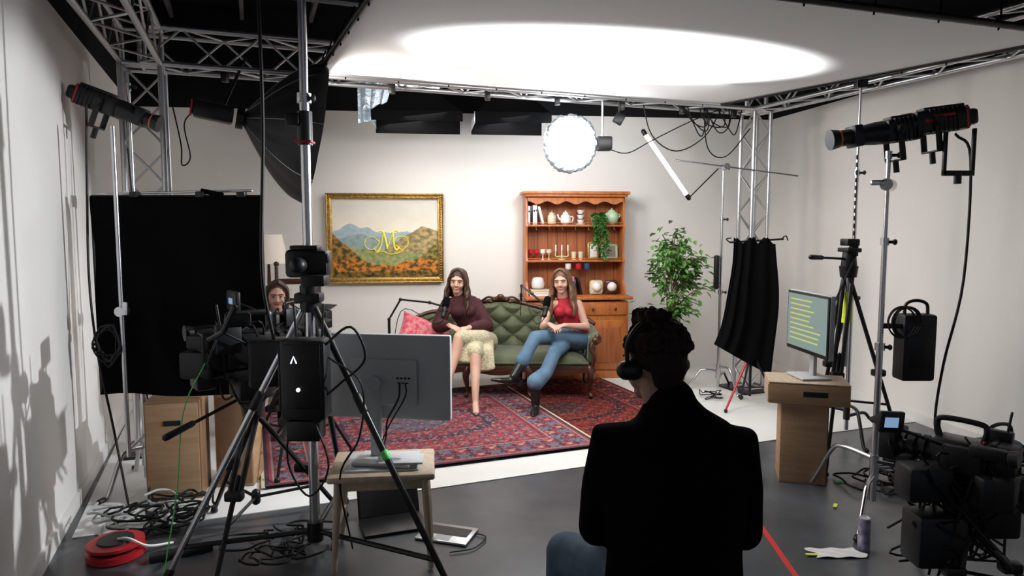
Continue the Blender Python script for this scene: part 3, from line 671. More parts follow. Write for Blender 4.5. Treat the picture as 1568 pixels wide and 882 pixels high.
# ------------------------------------------------------------------ bookcase
BX=V((.715,7.78,0))
def BL(x,y,z): return (Matrix.Translation(BX)@Matrix.Rotation(WA,4,'Z'))@V((x,y,z))
def leaf_at(vv,ff,p,d,L,w=.5):
    d=d.normalized(); s=d.cross(V((R.uniform(-.5,.5),R.uniform(-.5,.5),1))).normalized()*L*w*.5; n=s.cross(d).normalized()*L*.10
    o=len(vv); vv.extend([p,p+d*L*.3+s*.85+n,p+d*L*.65+s*.75+n,p+d*L-n*.5,p+d*L*.65-s*.75+n,p+d*L*.3-s*.85+n,p+d*L*.5])
    ff.extend([[o,o+1,o+6],[o+1,o+2,o+6],[o+2,o+3,o+6],[o+3,o+4,o+6],[o+4,o+5,o+6],[o+5,o,o+6]])
def bookcase():
    g=G('pine_hutch',BX,WA)
    g.box('base_cabinet',PINE,(0,.0,.48),(1.16,.40,.80),.006)
    g.box('counter',PINE,(0,-.01,.92),(1.24,.46,.035),.010)
    g.box('plinth',PINE,(0,0,.05),(1.20,.43,.09),.010)
    for x in (-.29,.29):
        g.box('drawer',PINE,(x,-.208,.80),(.53,.022,.14),.008)
        g.box('door_frame',PINE,(x,-.206,.39),(.53,.02,.56),.005); g.box('door_panel',PINEL,(x,-.220,.39),(.38,.014,.40),.012)
        for q in (-.13,.13): g.sph('knob',WALN,(x+q,-.235,.80),.017,10)
        g.sph('knob',WALN,(x*.25,-.235,.45),.017,10)
    for x in (-.56,.56):
        poly=[(-.13,.938),(.17,.938),(.17,2.06),(-.05,2.06),(-.05,1.80),(-.08,1.72),(-.05,1.64),(-.05,1.40),(-.08,1.33),(-.05,1.26),(-.05,1.10),(-.12,1.02)]
        v,f=p_prism(poly,-.011,.011); v=[V((x+p.y,p.x+.02,p.z)) for p in v]; g.add('side_panel',PINE,(v,f))
    g.box('back_boards',PINEL,(0,.180,1.50),(1.13,.012,1.13),0)
    for i in range(10): g.box('back_groove',WALN,(-.51+.113*i,.1735,1.50),(.004,.003,1.12),0)
    for z in (1.33,1.73): g.box('shelf',PINE,(0,.065,z),(1.11,.22,.022),.004); g.box('plate_rail',PINE,(0,-.045,z+.03),(1.11,.008,.008),.002)
    g.box('cornice',PINE,(0,.04,2.095),(1.22,.32,.035),.010); g.box('cornice_lower',PINE,(0,.045,2.065),(1.17,.29,.03),.008)
    sc=[(-.55,2.05)]+[(-.55+1.10*i/40,1.985+.018*math.cos(i/40*2*pi*5)) for i in range(41)]+[(.55,2.05)]
    g.prism('valance',PINE,sc,-.055,-.04)
    for i in range(-3,4): g.tube('cup_hook',GOLD,[(i*.15,-.02,1.715),(i*.15,-.02,1.69),(i*.15+.012,-.02,1.68)],.003,6)
    for x,m_ in ((-.08,WHITE),(.04,GLASSR),(.14,BLUE)):
        g.lathe('hanging_mug',m_,(x,-.02,1.235),[(.028,0),(.034,.01),(.034,.065),(.03,.065),(.028,.01)],14)
        g.tube('hanging_hook',GOLD,[(x,-.02,1.318),(x,-.02,1.30)],.003,6)
    g.done()
    def bookset(x0,z,n,mats=(WHITE,PAPER,CREAM,PAPER),hmin=.20):
        b=G('books',BL(x0,.06,z),WA); x=0
        for i in range(n):
            w=R.uniform(.018,.038);h=R.uniform(hmin,hmin+.05)
            b.box('book_%d'%i,mats[i%len(mats)],(x+w/2,0,h/2),(w*.96,.14,h),.002)
            b.box('book_%d'%i,LEATHER,(x+w/2,-.0705,h*.7),(w*.6,.001,h*.1),0); x+=w
        b.box('leaning_book',mats[0],(x+.045,0,.105),(.025,.14,.20),.002,(0,-.25,0)); b.done()
    bookset(-.54,1.742,4,mats=(WHITE,BLKM,PAPER,WHITE))
    def vase(name,x,z,prof,m,y=.05,extra=None):
        b=G(name,BL(x,y,z),WA); b.lathe('body',m,(0,0,0),prof,22)
        if extra: extra(b)
        b.done()
    jar=[(.03,0),(.045,.01),(.05,.06),(.045,.10),(.03,.115),(.032,.125)]
    def lid(b): b.sph('lid',CREAM,(0,0,.125),(.034,.034,.014)); b.sph('knob',CREAM,(0,0,.145),.009)
    vase('ceramic_jar',-.26,1.742,jar,CREAM,extra=lid)
    def handle(b): b.tube('handle',WHITE,[(.04,0,.09),(.085,0,.085),(.08,0,.04),(.042,0,.03)],.007,8); b.tube('spout',WHITE,[(-.04,0,.04),(-.075,0,.07),(-.09,0,.11)],.009,8); b.sph('lid',WHITE,(0,0,.125),(.035,.035,.02)); b.sph('knob',WHITE,(0,0,.15),.01)
    vase('teapot',-.10,1.742,[(.03,0),(.055,.02),(.062,.06),(.05,.105),(.03,.12)],WHITE,extra=handle)
    def tiers(b):
        for k in range(3): b.lathe('cup',WHITE,(0,0,.01+.055*k),[(.025,0),(.045,.045),(.042,.045),(.022,.004)],18)
    vase('stacked_cups',.075,1.742,[(.05,0),(.055,.008),(.03,.012)],WHITE,extra=tiers)
    def vlid(b): b.sph('lid',PALEG,(0,0,.155),(.04,.04,.018)); b.sph('finial',PALEG,(0,0,.18),.012); b.tube('handle',PALEG,[(.07,0,.12),(.10,0,.11),(.07,0,.06)],.007,8);b.tube('handle',PALEG,[(-.07,0,.12),(-.10,0,.11),(-.07,0,.06)],.007,8)
    vase('celadon_jar',.44,1.742,[(.035,0),(.07,.03),(.082,.08),(.07,.13),(.04,.155)],PALEG,extra=vlid)
    for i,(x,c) in enumerate(((-.50,GLASSR),(-.43,GLASSR),(-.36,WHITE),(-.29,CREAM))):
        vase('goblet',x,1.342,[(.025,0),(.006,.01),(.006,.05),(.03,.08),(.03,.12),(.026,.12),(.01,.07)],c)
    def pst(b):
        b.tube('arm',CREAM,[(-.07,0,.10),(-.07,0,.04),(0,0,.04),(.07,0,.04),(.07,0,.10)],.006,8)
        for x in (-.07,0,.07): b.cyl('candle',WHITE,(x,0,.10),(x,0,.17),.009)
    vase('candelabra',-.14,1.342,[(.045,0),(.045,.01),(.01,.02),(.008,.10),(.014,.11)],CREAM,extra=pst)
    for x in (.0,.08): vase('glass_tumbler',x,1.342,[(.022,0),(.03,.09),(.027,.09),(.02,.005)],CREAM)
    def pframe(name,x,z,w,h,inner,m=GOLD):
        b=G(name,BL(x,.09,z),WA); T=Matrix.Translation((0,0,.004))@Matrix.Rotation(-.16,4,'X'); b.at(T)
        for c,s in (((0,0,.012),(w,.015,.024)),((0,0,h-.012),(w,.015,.024)),((-w/2+.012,0,h/2),(.024,.015,h)),((w/2-.012,0,h/2),(.024,.015,h))): b.box('frame',m,c,s,.004)
        b.box('picture',inner,(0,.003,h/2),(w-.03,.008,h-.03),0); b.done()
    pframe('photo_frame',.43,1.342,.20,.17,TERRA,PALEG); pframe('photo_frame',.24,1.342,.13,.20,PAPER)
    def clock(x,m,r=.065):
        b=G('mantel_clock',BL(x,.03,.938),WA)
        b.box('case',m,(0,0,.085),(.16,.06,.165),.03); b.loft('face',PAPER,[(0,-.028,.09),(0,-.036,.09)],[r*.85,r*.82],22)
        b.box('hand',BLK,(0,-.044,.105),(.004,.002,.036),0); b.box('hand',BLK,(.012,-.044,.09),(.026,.002,.004),0)
        for s in (-1,1): b.sph('foot',m,(s*.055,0,.009),.011)
        b.done()
    clock(.26,CREAM); clock(.44,WALN)
    bookset(-.07,.938,4,mats=(LEATHER,TERRA,PINK,BLUE),hmin=.17)
    b=G('stacked_books',BL(-.42,-.03,.938),WA)
    for k,(m_,w_) in enumerate(((PAPER,.22),(WHITE,.20),(CREAM,.21))): b.box('book_%d'%k,m_,(.004*k,0,.013+.025*k),(w_,.15,.024),.003)
    b.done()
    vase('teapot',-.43,1.015,[(.04,0),(.07,.02),(.075,.07),(.06,.12),(.035,.135)],WHITE,y=-.03)
    vase('jug',-.21,.938,[(.04,0),(.055,.03),(.05,.09),(.03,.12),(.036,.16)],WHITE,extra=lambda b:b.tube('handle',WHITE,[(.03,0,.14),(.08,0,.12),(.05,0,.05)],.007,8))
    b=G('trailing_ivy',BL(.24,-.03,1.742),WA); b.lathe('pot',TERRA,(0,.05,0),[(.04,0),(.055,.09),(.05,.09),(.03,.08)],16)
    vv=[];ff=[]
    for s in range(16):
        x=R.uniform(-.06,.10); p=V((x,0,.10)); L=R.randint(8,26)
        for k in range(L):
            p=p+V((R.uniform(-.014,.016),-.012 if k<4 else R.uniform(-.004,.002),.012 if k<2 else -.022))
            for q in range(2):
                leaf_at(vv,ff,p+V((R.uniform(-.02,.02),R.uniform(-.02,0),R.uniform(-.01,.01))),V((R.uniform(-1,1),-.5,R.uniform(-1,.3))),.045,.7)
    b.add('leaves',LEAF2,(vv,ff)); b.done()
bookcase()

# ------------------------------------------------------------------ ficus
g=G('potted_ficus',(1.70,7.25,0)); vv=[];ff=[]
g.lathe('pot',TERRA,(0,0,.006),[(.13,0),(.15,.02),(.18,.30),(.19,.30),(.19,.33),(.165,.33),(.15,.28)],24)
g.lathe('soil',BARK,(0,0,.28),[(.15,0),(.15,.02)],20)
for i in range(4):
    a=i*1.6; g.tube('trunk',BARK,[(.03*math.cos(a),.03*math.sin(a),.28),(.02*math.cos(a+1),.02*math.sin(a+1),.6),(.05*math.cos(a+2),.04*math.sin(a+2),.95)],.013,8)
for i in range(50):
    a=R.uniform(0,2*pi); z=R.uniform(.80,1.70); r=.42*math.sin(min(1,max(.15,(1.85-z)/.75))*pi/2)*R.uniform(.5,1.05)
    if z<1.0: r*=.8
    e=V((r*math.cos(a),r*math.sin(a)*.8,z)); b0=V((.02*math.cos(a),.02*math.sin(a),max(.7,z-.28)))
    mid=b0.lerp(e,.5)+V((0,0,.05)); g.tube('branch',BARK,[b0,mid,e],.005,6)
    for k in range(20):
        t=R.uniform(.4,1.1); p=b0.lerp(e,t)+V((R.gauss(0,.045),R.gauss(0,.045),R.gauss(0,.04)))
        leaf_at(vv,ff,p,V((math.cos(a)+R.gauss(0,.6),math.sin(a)+R.gauss(0,.6),R.uniform(-.9,.2))),R.uniform(.07,.10),.55)
g.add('leaves',LEAF,(vv,ff)); g.done(10)

g=G('floor_lamp',(-2.55,7.15,.006)); g.lathe('base',WALN,(0,0,0),[(.15,0),(.15,.02),(.03,.04)],24)
g.lathe('post',WALN,(0,0,.03),[(.015,0),(.022,.2),(.014,.4),(.028,.7),(.014,.75),(.02,1.1),(.012,1.35)],14)
g.lathe('shade',SHADE,(0,0,1.33),[(.20,0),(.14,.30),(.138,.30),(.195,.002)],28); g.done()
g=G('wooden_armchair',(-2.15,6.75,.006),.2)
g.box('seat',WALN,(0,0,.42),(.48,.46,.05),.012); g.box('seat_pad',GREEN,(0,0,.46),(.42,.40,.05),.02)
for x in (-.21,.21):
    g.loft('back_leg',WALN,[(x,.20,.018),(x,.21,.45),(x,.27,1.30)],[.018,.022,.018],10); g.sph('finial',WALN,(x,.27,1.33),.028,10); g.loft('front_leg',WALN,[(x,-.2,.018),(x,-.2,.42)],[.017,.022],10)
    g.tube('arm',WALN,[(x,.23,.68),(x,.0,.70),(x,-.18,.66),(x,-.2,.44)],.018,8)
for z in (.75,.95,1.15): g.box('back_slat',WALN,(0,.235+(z-.75)*.06,z),(.42,.02,.06),.006)
g.done()

# ------------------------------------------------------------------ stands
def pole(g,x,y,segs,z0=.0,m=CHROME):
    z=z0
    for h,r in segs:
        g.cyl('pole',m,(x,y,z),(x,y,z+h),r,n=14); z+=h
        g.loft('collar',m,[(x,y,z-.03),(x,y,z+.015)],[r*1.5,r*1.5],14,rnd=False)
        g.tube('knob',BLK,[(x,y,z-.01),(x+.045,y-.015,z-.01)],.009,8,sm=False); g.sph('knob_head',BLK,(x+.05,y-.017,z-.01),(.012,.018,.018),8)
    return z
def turtle(g,x,y,L=.42,rot=0,m=CHROME,h=.16):
    for k in range(3):
        a=rot+k*2*pi/3; c,s=math.cos(a),math.sin(a); zz=h+.05*k
        g.tube('base_leg',m,[(x,y,zz),(x+c*L*.45,y+s*L*.45,zz+.01),(x+c*L*.62,y+s*L*.62,zz-.04),(x+c*L*.9,y+s*L*.9,.03),(x+c*L,y+s*L,.018)],.0135,10)
        g.loft('rubber_foot',BLK,[(x+c*L,y+s*L,.02),(x+c*(L+.03),y+s*(L+.03),.018)],[.017,.017],8)
        g.cyl('hub',m,(x,y,zz-.025),(x,y,zz+.025),.026)
g=G('c_stand',(-2.43,4.42,0),world=True)
turtle(g,-2.43,4.42,.33,.2); pole(g,-2.43,4.42,[(1.0,.0175),(.85,.0145),(.70,.011)],.05)
g.cyl('grip_head',CHROME,(-2.43,4.46,1.20),(-2.43,4.34,1.20),.035); g.box('grip_handle',CHROME,(-2.39,4.33,1.22),(.03,.02,.09),.006)
g.cyl('grip_head',CHROME,(-2.43,4.46,1.90),(-2.43,4.34,1.90),.035); g.cyl('grip_arm',CHROME,(-2.60,4.34,1.915),(-1.60,4.24,1.93),.008)
# front pole of the stand, seen over the flag
g.cyl('front_rod',CHROME,(-2.36,4.10,.30),(-2.36,4.10,2.30),.0135); g.cyl('front_clamp',CHROME,(-2.36,4.07,1.20),(-2.36,4.14,1.20),.03); g.box('front_clamp_handle',CHROME,(-2.32,4.07,1.22),(.03,.02,.08),.006); g.cyl('rod_bridge',CHROME,(-2.36,4.10,.34),(-2.43,4.42,.34),.010)
g.tube('cable',RUB,[(-2.60,4.25,2.45),(-2.62,4.25,2.0),(-2.59,4.17,1.4),(-2.52,4.10,.95),(-2.45,4.1,.5),(-2.35,4.05,.02)],.008,6)
g.tube('cable',RUB,[(-2.43,4.38,2.2),(-2.38,4.33,1.6),(-2.40,4.36,1.0),(-2.36,4.36,.4),(-2.2,4.0,.012)],.006,6)
rr=random.Random(21)
for k in range(6):
    ph=rr.uniform(0,6); rx=rr.uniform(.05,.085); rz_=rr.uniform(.08,.13)
    g.tube('coiled_cable',RUB,[(-2.45+rx*math.cos(ph+t*.7)+rr.gauss(0,.008),4.09+rr.gauss(0,.012),1.0+rz_*math.sin(ph+t*.7)+rr.gauss(0,.012)) for t in range(10)],.006,6)
g.box('cable_clip',BLKM,(-2.45,4.12,1.10),(.05,.05,.04),.008)
g.done()
g=G('black_flag',(-2.05,4.2,0),world=True)
g.grid('cloth',BLKF,50,50,lambda u,v:(-2.575+1.04*u,4.20+.012*math.sin(u*14+v*5)*(1-v)+.01*math.sin(v*11),.66+1.235*v+.01*math.sin(u*9)*(1-v)))
g.grid('cloth_back',BLKF,10,10,lambda u,v:(-2.57+1.03*u,4.225,.665+1.23*v))
for a,b in (((-2.575,1.895),(-1.535,1.895)),((-2.575,1.895),(-2.575,.66)),((-1.535,1.895),(-1.535,.66))): g.cyl('wire_frame',BLKM,(a[0],4.21,a[1]),(b[0],4.21,b[1]),.008)
for x in (-2.3,-1.9,-1.65): g.box('clip',BLKM,(x,4.2,1.905),(.05,.05,.035),.006)
g.box('clip_flap',BLKF,(-1.83,4.2,1.915),(.14,.02,.03),.006,(0,.2,0))
g.done()

def cob(g,M,L=.30,w=.115,snoot=None,red=True):
    g.at(M)
    g.box('body',BLKM,(0,-L*.5,0),(w,L,w*1.0),.018); g.box('body_top',BLK,(0,-L*.55,w*.55),(w*.7,L*.75,.02),.006)
    for i in range(7): g.box('cooling_fin',BLK,(0,-L*.25-i*.025,0),(w*1.06,.006,w*1.04),.002)
    if red: g.box('red_trim',RED,(0,-L*.93,0),(w*1.03,.014,w*1.03),.006); g.box('red_trim',RED,(-w*.53,-L*.5,w*.2),(.006,L*.4,.014),.002)
    g.box('rear_grip',BLK,(0,-L*1.08,.0),(w*.75,L*.2,w*.7),.02)
    g.cyl('front_collar',BLKM,(0,0,0),(0,.05,0),w*.52,w*.50,20)
    for s in (-1,1):
        g.box('yoke_arm',BLKM,(s*w*.62,-L*.35,-w*.55),(.010,.035,w*1.5),.004); g.cyl('yoke_knob',BLK,(s*w*.64,-L*.35,0),(s*(w*.64+.03),-L*.35,0),.024)
    g.box('yoke_base',BLKM,(0,-L*.35,-w*1.3),(w*1.3,.035,.012),.004); g.cyl('spigot',BLKM,(0,-L*.35,-w*1.3),(0,-L*.35,-w*1.3-.07),.016)
    if snoot:
        g.cyl('snoot',BLK,(0,.05,0),(0,.05+snoot*.45,0),w*.5,w*.40,22); g.cyl('lens_tube',BLK,(0,.05+snoot*.45,0),(0,.05+snoot,0),w*.36,w*.36,22)
        g.cyl('lens_ring',ORANGE,(0,.05+snoot*.88,0),(0,.05+snoot*.93,0),w*.385,w*.385,22); g.cyl('lens_hood',BLK,(0,.05+snoot*.93,0),(0,.08+snoot,0),w*.40,w*.46,22)
        g.box('shutter_block',BLKM,(0,.05+snoot*.5,.0),(w*1.0,.05,w*.95),.01)
    g.at()
g=G('spotlight',(-2.43,4.42,2.45),world=True)
cob(g,frame((-2.45,4.34,2.44),(.80,.1,-.30)),.26,.12,.17)
g.box('controller',BLK,(-2.60,4.32,2.50),(.14,.10,.10),.012,(0,.2,0)); g.done()

# octabox
g=G('octagonal_softbox',(-1.6,5.05,2.4),world=True)
ax=V((.86,.36,-.16)).normalized(); M=frame((-1.93,4.92,2.48),ax); g.at(M)
OD=.52; OR=.52
def dome(u,v):
    k=v*OD; r=OR*math.sin(min(v*1.45,1.45))/math.sin(1.45); a=u*2*pi; o=1-.06*(1-abs(math.cos(a*4)))
    return (r*o*math.cos(a),k,r*o*math.sin(a))
g.grid('shell',OCTF,64,14,dome)
for i in range(8):
    a=i*pi/4; g.tube('rib',ALU,[(1.006*OR*math.sin(min(v*1.45,1.45))/math.sin(1.45)*math.cos(a),v*OD,1.006*OR*math.sin(min(v*1.45,1.45))/math.sin(1.45)*math.sin(a)) for v in (0.05,.25,.5,.75,1)],.0028,6)
g.grid('diffuser',PANEL,48,4,lambda u,v:(.48*v*math.cos(u*2*pi),OD-.02,.48*v*math.sin(u*2*pi)))
g.cyl('speed_ring',BLKM,(0,-.02,0),(0,.03,0),.08); g.box('lamp_body',BLKM,(0,-.17,0),(.12,.26,.12),.02); g.box('lamp_trim',RED,(0,-.31,0),(.1,.012,.1),.004)
g.at(); g.cyl('hanging_pole',BLKM,(-2.05,4.90,2.52),(-2.05,5.38,3.0),.012); g.tube('power_cable',RUB,[(-2.22,4.85,2.52),(-2.29,4.85,2.42),(-2.27,4.88,2.2),(-2.35,4.92,2.15),(-2.38,4.98,2.3),(-2.48,5.08,2.6)],.005,6)
g.done()

def rsoft(cx,cy,cz,w,rz):
    g=G('rectangular_softbox',(cx,cy,cz),rz)
    d=.30; h=.22
    P=[(-w/2,-d,-h),(w/2,-d,-h),(w/2,d,-h),(-w/2,d,-h)]; Q=[(-w*.22,-.09,h*.0),(w*.22,-.09,h*.0),(w*.22,.09,h*.0),(-w*.22,.09,h*.0)]
    v=[V(p) for p in P]+[V(q) for q in Q]; g.add('shell',BLKF,(v,[[0,1,5,4],[1,2,6,5],[2,3,7,6],[3,0,4,7],[4,5,6,7]]))
    g.box('diffuser',SOFTON,(0,0,-h+.004),(w*.96,d*1.92,.006),0)
    g.box('front_lip',BLKF,(0,-d,-h-.04),(w,.012,.10),.004); g.box('side_lip',SILFAB,(-w/2,0,-h-.04),(.012,2*d,.10),.004)
    g.box('back_lip',BLKF,(0,d,-h-.06),(w,.012,.14),.004)
    g.box('glow_panel',SOFTON,(0,-.12,.045),(w*.5,.02,.07),.004); g.box('glow_panel_frame',BLKM,(0,-.10,.045),(w*.56,.03,.10),.006)  # added glowing box, imitates the softbox's lit white interior
    g.cyl('lamp_body',BLKM,(0,0,h*.0),(0,0,h*.2+.16),.06); g.cyl('hanger',ALU,(0,0,h*.2),(0,0,.95),.012); g.box('red_trim',RED,(.0,-.13,h*.2+.06),(.1,.02,.02),.003)
    g.done()
rsoft(-.93,6.85,3.02,.86,.12); rsoft(-.02,6.95,3.02,.74,.12)
g=G('reflector_skirt',(-1.42,6.78,2.9),world=True)
g.grid('silver_skirt',SILFAB,12,8,lambda u,v:(-1.44+.30*u*(1-.3*v),6.5+.1*u+.012*math.sin(u*20),3.06-.38*v*(1-.15*u)))
g.done()

LP=V((.545,6.45,2.49))
g=G('lantern_lamp',LP,world=True)
g.sph('glowing_bulb',LAMPON,LP,(.185,.185,.20),24)
rr=random.Random(2)
for ring in range(3):
    for i in range(16):
        a=i*2*pi/16+ring*.2; p=LP+V((math.cos(a)*(.212+.012*rr.random()),.0+ring*.05,math.sin(a)*(.230+.012*rr.random())))
        g.sph('plastic_wrap',SILFAB,p,(.030+.012*rr.random(),.03,.042),7,Matrix.Rotation(a,3,'Y'))
g.tube('rim',ALU,[LP+V((math.cos(i*pi/8)*.235,.03,math.sin(i*pi/8)*.255)) for i in range(17)],.010,8)
g.box('ballast',BLKM,LP+V((.32,.05,.0)),(.14,.12,.13),.015); g.cyl('yoke',ALU,LP+V((.22,.05,0)),LP+V((.28,.05,0)),.02)
g.cyl('hanger',ALU,LP+V((.30,.05,.05)),(LP.x+.30,6.50,3.0),.012); g.tube('cable',RUB,[LP+V((.36,.05,-.05)),LP+V((.55,.1,-.08)),LP+V((.8,.2,.05)),LP+V((1.2,.35,.25)),LP+V((1.6,.5,.42))],.005,6)
g.box('hanging_clamp',BLKM,(1.0,6.5,2.72),(.09,.06,.10),.01,(0,.5,0)); g.cyl('clamp_post',BLKM,(1.0,6.5,2.72),(1.0,6.5,2.98),.01)
g.done()
g=G('tube_light',(1.6,7.55,2.35),world=True); g.loft('tube',TUBEON,[(1.45,7.55,2.72),(1.92,7.55,2.06)],.024,12)
g.loft('end_cap',BLKM,[(1.43,7.55,2.75),(1.45,7.55,2.72)],.026,12);g.loft('end_cap',BLKM,[(1.92,7.55,2.06),(1.94,7.55,2.03)],.026,12)
g.cyl('bracket',BLKM,(1.94,7.55,2.03),(2.12,7.1,2.31),.007); g.done()
g=G('tube_light',(-3.45,6.9,2.75),world=True); g.loft('tube',TUBEON,[(-3.45,6.9,2.46),(-3.45,6.9,3.02)],.03,12); g.loft('end_cap',BLKM,[(-3.45,6.9,2.42),(-3.45,6.9,2.46)],.032,12); g.cyl('bracket',BLKM,(-3.45,6.9,3.02),(-3.45,6.9,4.0),.01); g.done()

SX,SY=-1.0,3.35
g=G('light_stand',(SX,SY,0),world=True)
pole(g,SX,SY,[(1.35,.026),(.88,.0235),(1.0,.021)],.10)
ft=[V((-1.66,3.16,.03)),V((-.28,3.02,.03)),V((-1.02,4.05,.03))]
ap=V((SX,SY,1.36))
for f in ft:
    d=(f-ap).normalized()
    g.loft('leg',BLKM if f is not ft[0] else CHROME,[ap+(f-ap)*.03,f],[.018,.015],10); g.loft('leg_sleeve',BLK,[ap+(f-ap)*.35,ap+(f-ap)*.40],[.022,.022],10)
    g.loft('leg_foot',BLK,[f-d*.02,f],[.022,.022],10)
    m_=ap+(f-ap)*.90; g.loft('lower_strut',BLKM,[V((SX,SY,.17)),m_],[.013,.013],8)
g.loft('green_tape',GRT,[ap+(ft[1]-ap)*.545,ap+(ft[1]-ap)*.56],[.0205,.0205],10)
g.cyl('apex_collar',BLKM,(SX,SY,1.29),(SX,SY,1.42),.045); g.box('apex_lug',BLK,(SX,SY,1.36),(.13,.09,.05),.012)
g.cyl('lower_collar',BLKM,(SX,SY,.12),(SX,SY,.22),.04)
g.cyl('mid_collar',BLKM,(SX,SY,2.10),(SX,SY,2.26),.036); g.box('mid_clamp',BLK,(SX-.05,SY-.02,2.22),(.07,.05,.06),.01); g.box('red_collar',RED,(SX,SY,2.115),(.078,.078,.012),.004)
g.tube('hanging_cable',RUB,[(-1.28,3.6,4.0),(-1.24,3.45,3.0),(-1.22,3.4,2.2),(-1.24,3.38,1.5),(-1.2,3.4,1.15)],.009,7)
g.done()
g=G('compact_camera',(SX,SY-.12,1.5),world=True)
g.box('body',BLKM,(-.96,3.22,1.535),(.20,.10,.13),.02); g.loft('lens',BLK,[(-.985,3.17,1.53),(-.985,3.13,1.53)],[.042,.038],20); g.loft('lens_glass',GREYM,[(-.985,3.13,1.53),(-.985,3.124,1.53)],[.026,.024],18); g.loft('lens_core',BLK,[(-.985,3.125,1.53),(-.985,3.117,1.53)],[.022,.021],18)
g.box('visor',BLK,(-.91,3.15,1.46),(.11,.10,.05),.01); g.box('top_plate',BLK,(-.97,3.22,1.61),(.13,.09,.02),.006); g.box('mount',BLKM,(-.97,3.26,1.45),(.06,.09,.06),.01)
g.box('cold_shoe',BLKM,(-.88,3.2,1.56),(.05,.05,.05),.01); g.done()
g=G('wireless_video_transmitter',(-.965,3.15,1.0),world=True)
g.box('housing',BLK,(-.965,3.15,1.0),(.21,.12,.38),.018); g.box('side_rail',BLKM,(-1.075,3.15,1.0),(.015,.08,.30),.004); g.box('panel',BLKM,(-.965,3.088,1.02),(.17,.006,.30),.003)
g.tube('logo',LEDW,[(-1.012,3.083,1.085),(-1.0,3.083,1.115),(-.988,3.083,1.085)],.003,6,sm=False); g.loft('status_led',LEDW,[(-.982,3.084,.96),(-.982,3.081,.96)],[.009,.009],12)
g.tube('antenna',BLK,[(-1.02,3.2,1.18),(-1.03,3.2,1.34)],.006,8,sm=False); g.tube('antenna',BLK,[(-.90,3.2,1.18),(-.89,3.2,1.34)],.006,8,sm=False)
g.box('lower_module',BLK,(-.97,3.15,.76),(.16,.11,.10),.012); g.box('mount_arm',BLKM,(-.98,3.25,1.1),(.05,.12,.05),.008)
g.tube('cable',RUB,[(-.88,3.12,1.15),(-.74,3.1,1.25),(-.68,3.12,1.1),(-.80,3.14,.98),(-.87,3.12,.92)],.006,6)
g.tube('cable',RUB,[(-.92,3.1,.82),(-.85,3.08,.6),(-.95,3.1,.45),(-1.05,3.12,.6),(-1.03,3.1,.82)],.005,6)
g.tube('cable',RUB,[(-.86,3.15,1.1),(-.70,3.12,.98),(-.72,3.15,.72),(-.83,3.2,.5),(-.8,3.3,.1)],.005,6)
g.done()

def tripod(g,ap,feet,r=.014,m=BLKM,handle=None):
    ap=V(ap)
    g.cyl('bowl',m,ap+V((0,0,-.05)),ap+V((0,0,.03)),.055,.065); g.loft('fluid_head',BLK,[ap+V((0,0,.03)),ap+V((0,0,.12))],[.055,.045],16); g.box('plate',BLK,ap+V((0,0,.145)),(.10,.16,.03),.006)
    for f in feet:
        f=V(f); d=f-ap; s=V((-d.y,d.x,0)).normalized()*.028; mid=ap+d*.52
        for q in (-1,1): g.loft('leg',m,[ap+V((0,0,-.02))+s*q,mid+s*q*.9],[r,r],8)
        g.loft('lower_leg',m,[ap+d*.42,f+V((0,0,.02))],[r,r*.8],8); g.box('leg_clamp',BLK,mid,(.09,.06,.05),.012); g.sph('foot',BLK,f+V((0,0,.022)),.022,8)
        g.loft('spreader',BLKM,[ap+V((0,0,-ap.z*.68)),ap+d*.68],[.009,.009],6)
    g.loft('spreader',BLKM,[ap+V((0,0,-ap.z*.68-.02)),ap+V((0,0,-ap.z*.68+.02))],[.025,.025],10)
    if handle:
        h0=ap+V((0,0,.08)); h=V(handle); g.loft('pan_handle',m,[h0,h0.lerp(h,.75)],[.009,.009],8); g.loft('handle_grip',BLK,[h0.lerp(h,.72),h],[.016,.018],10)
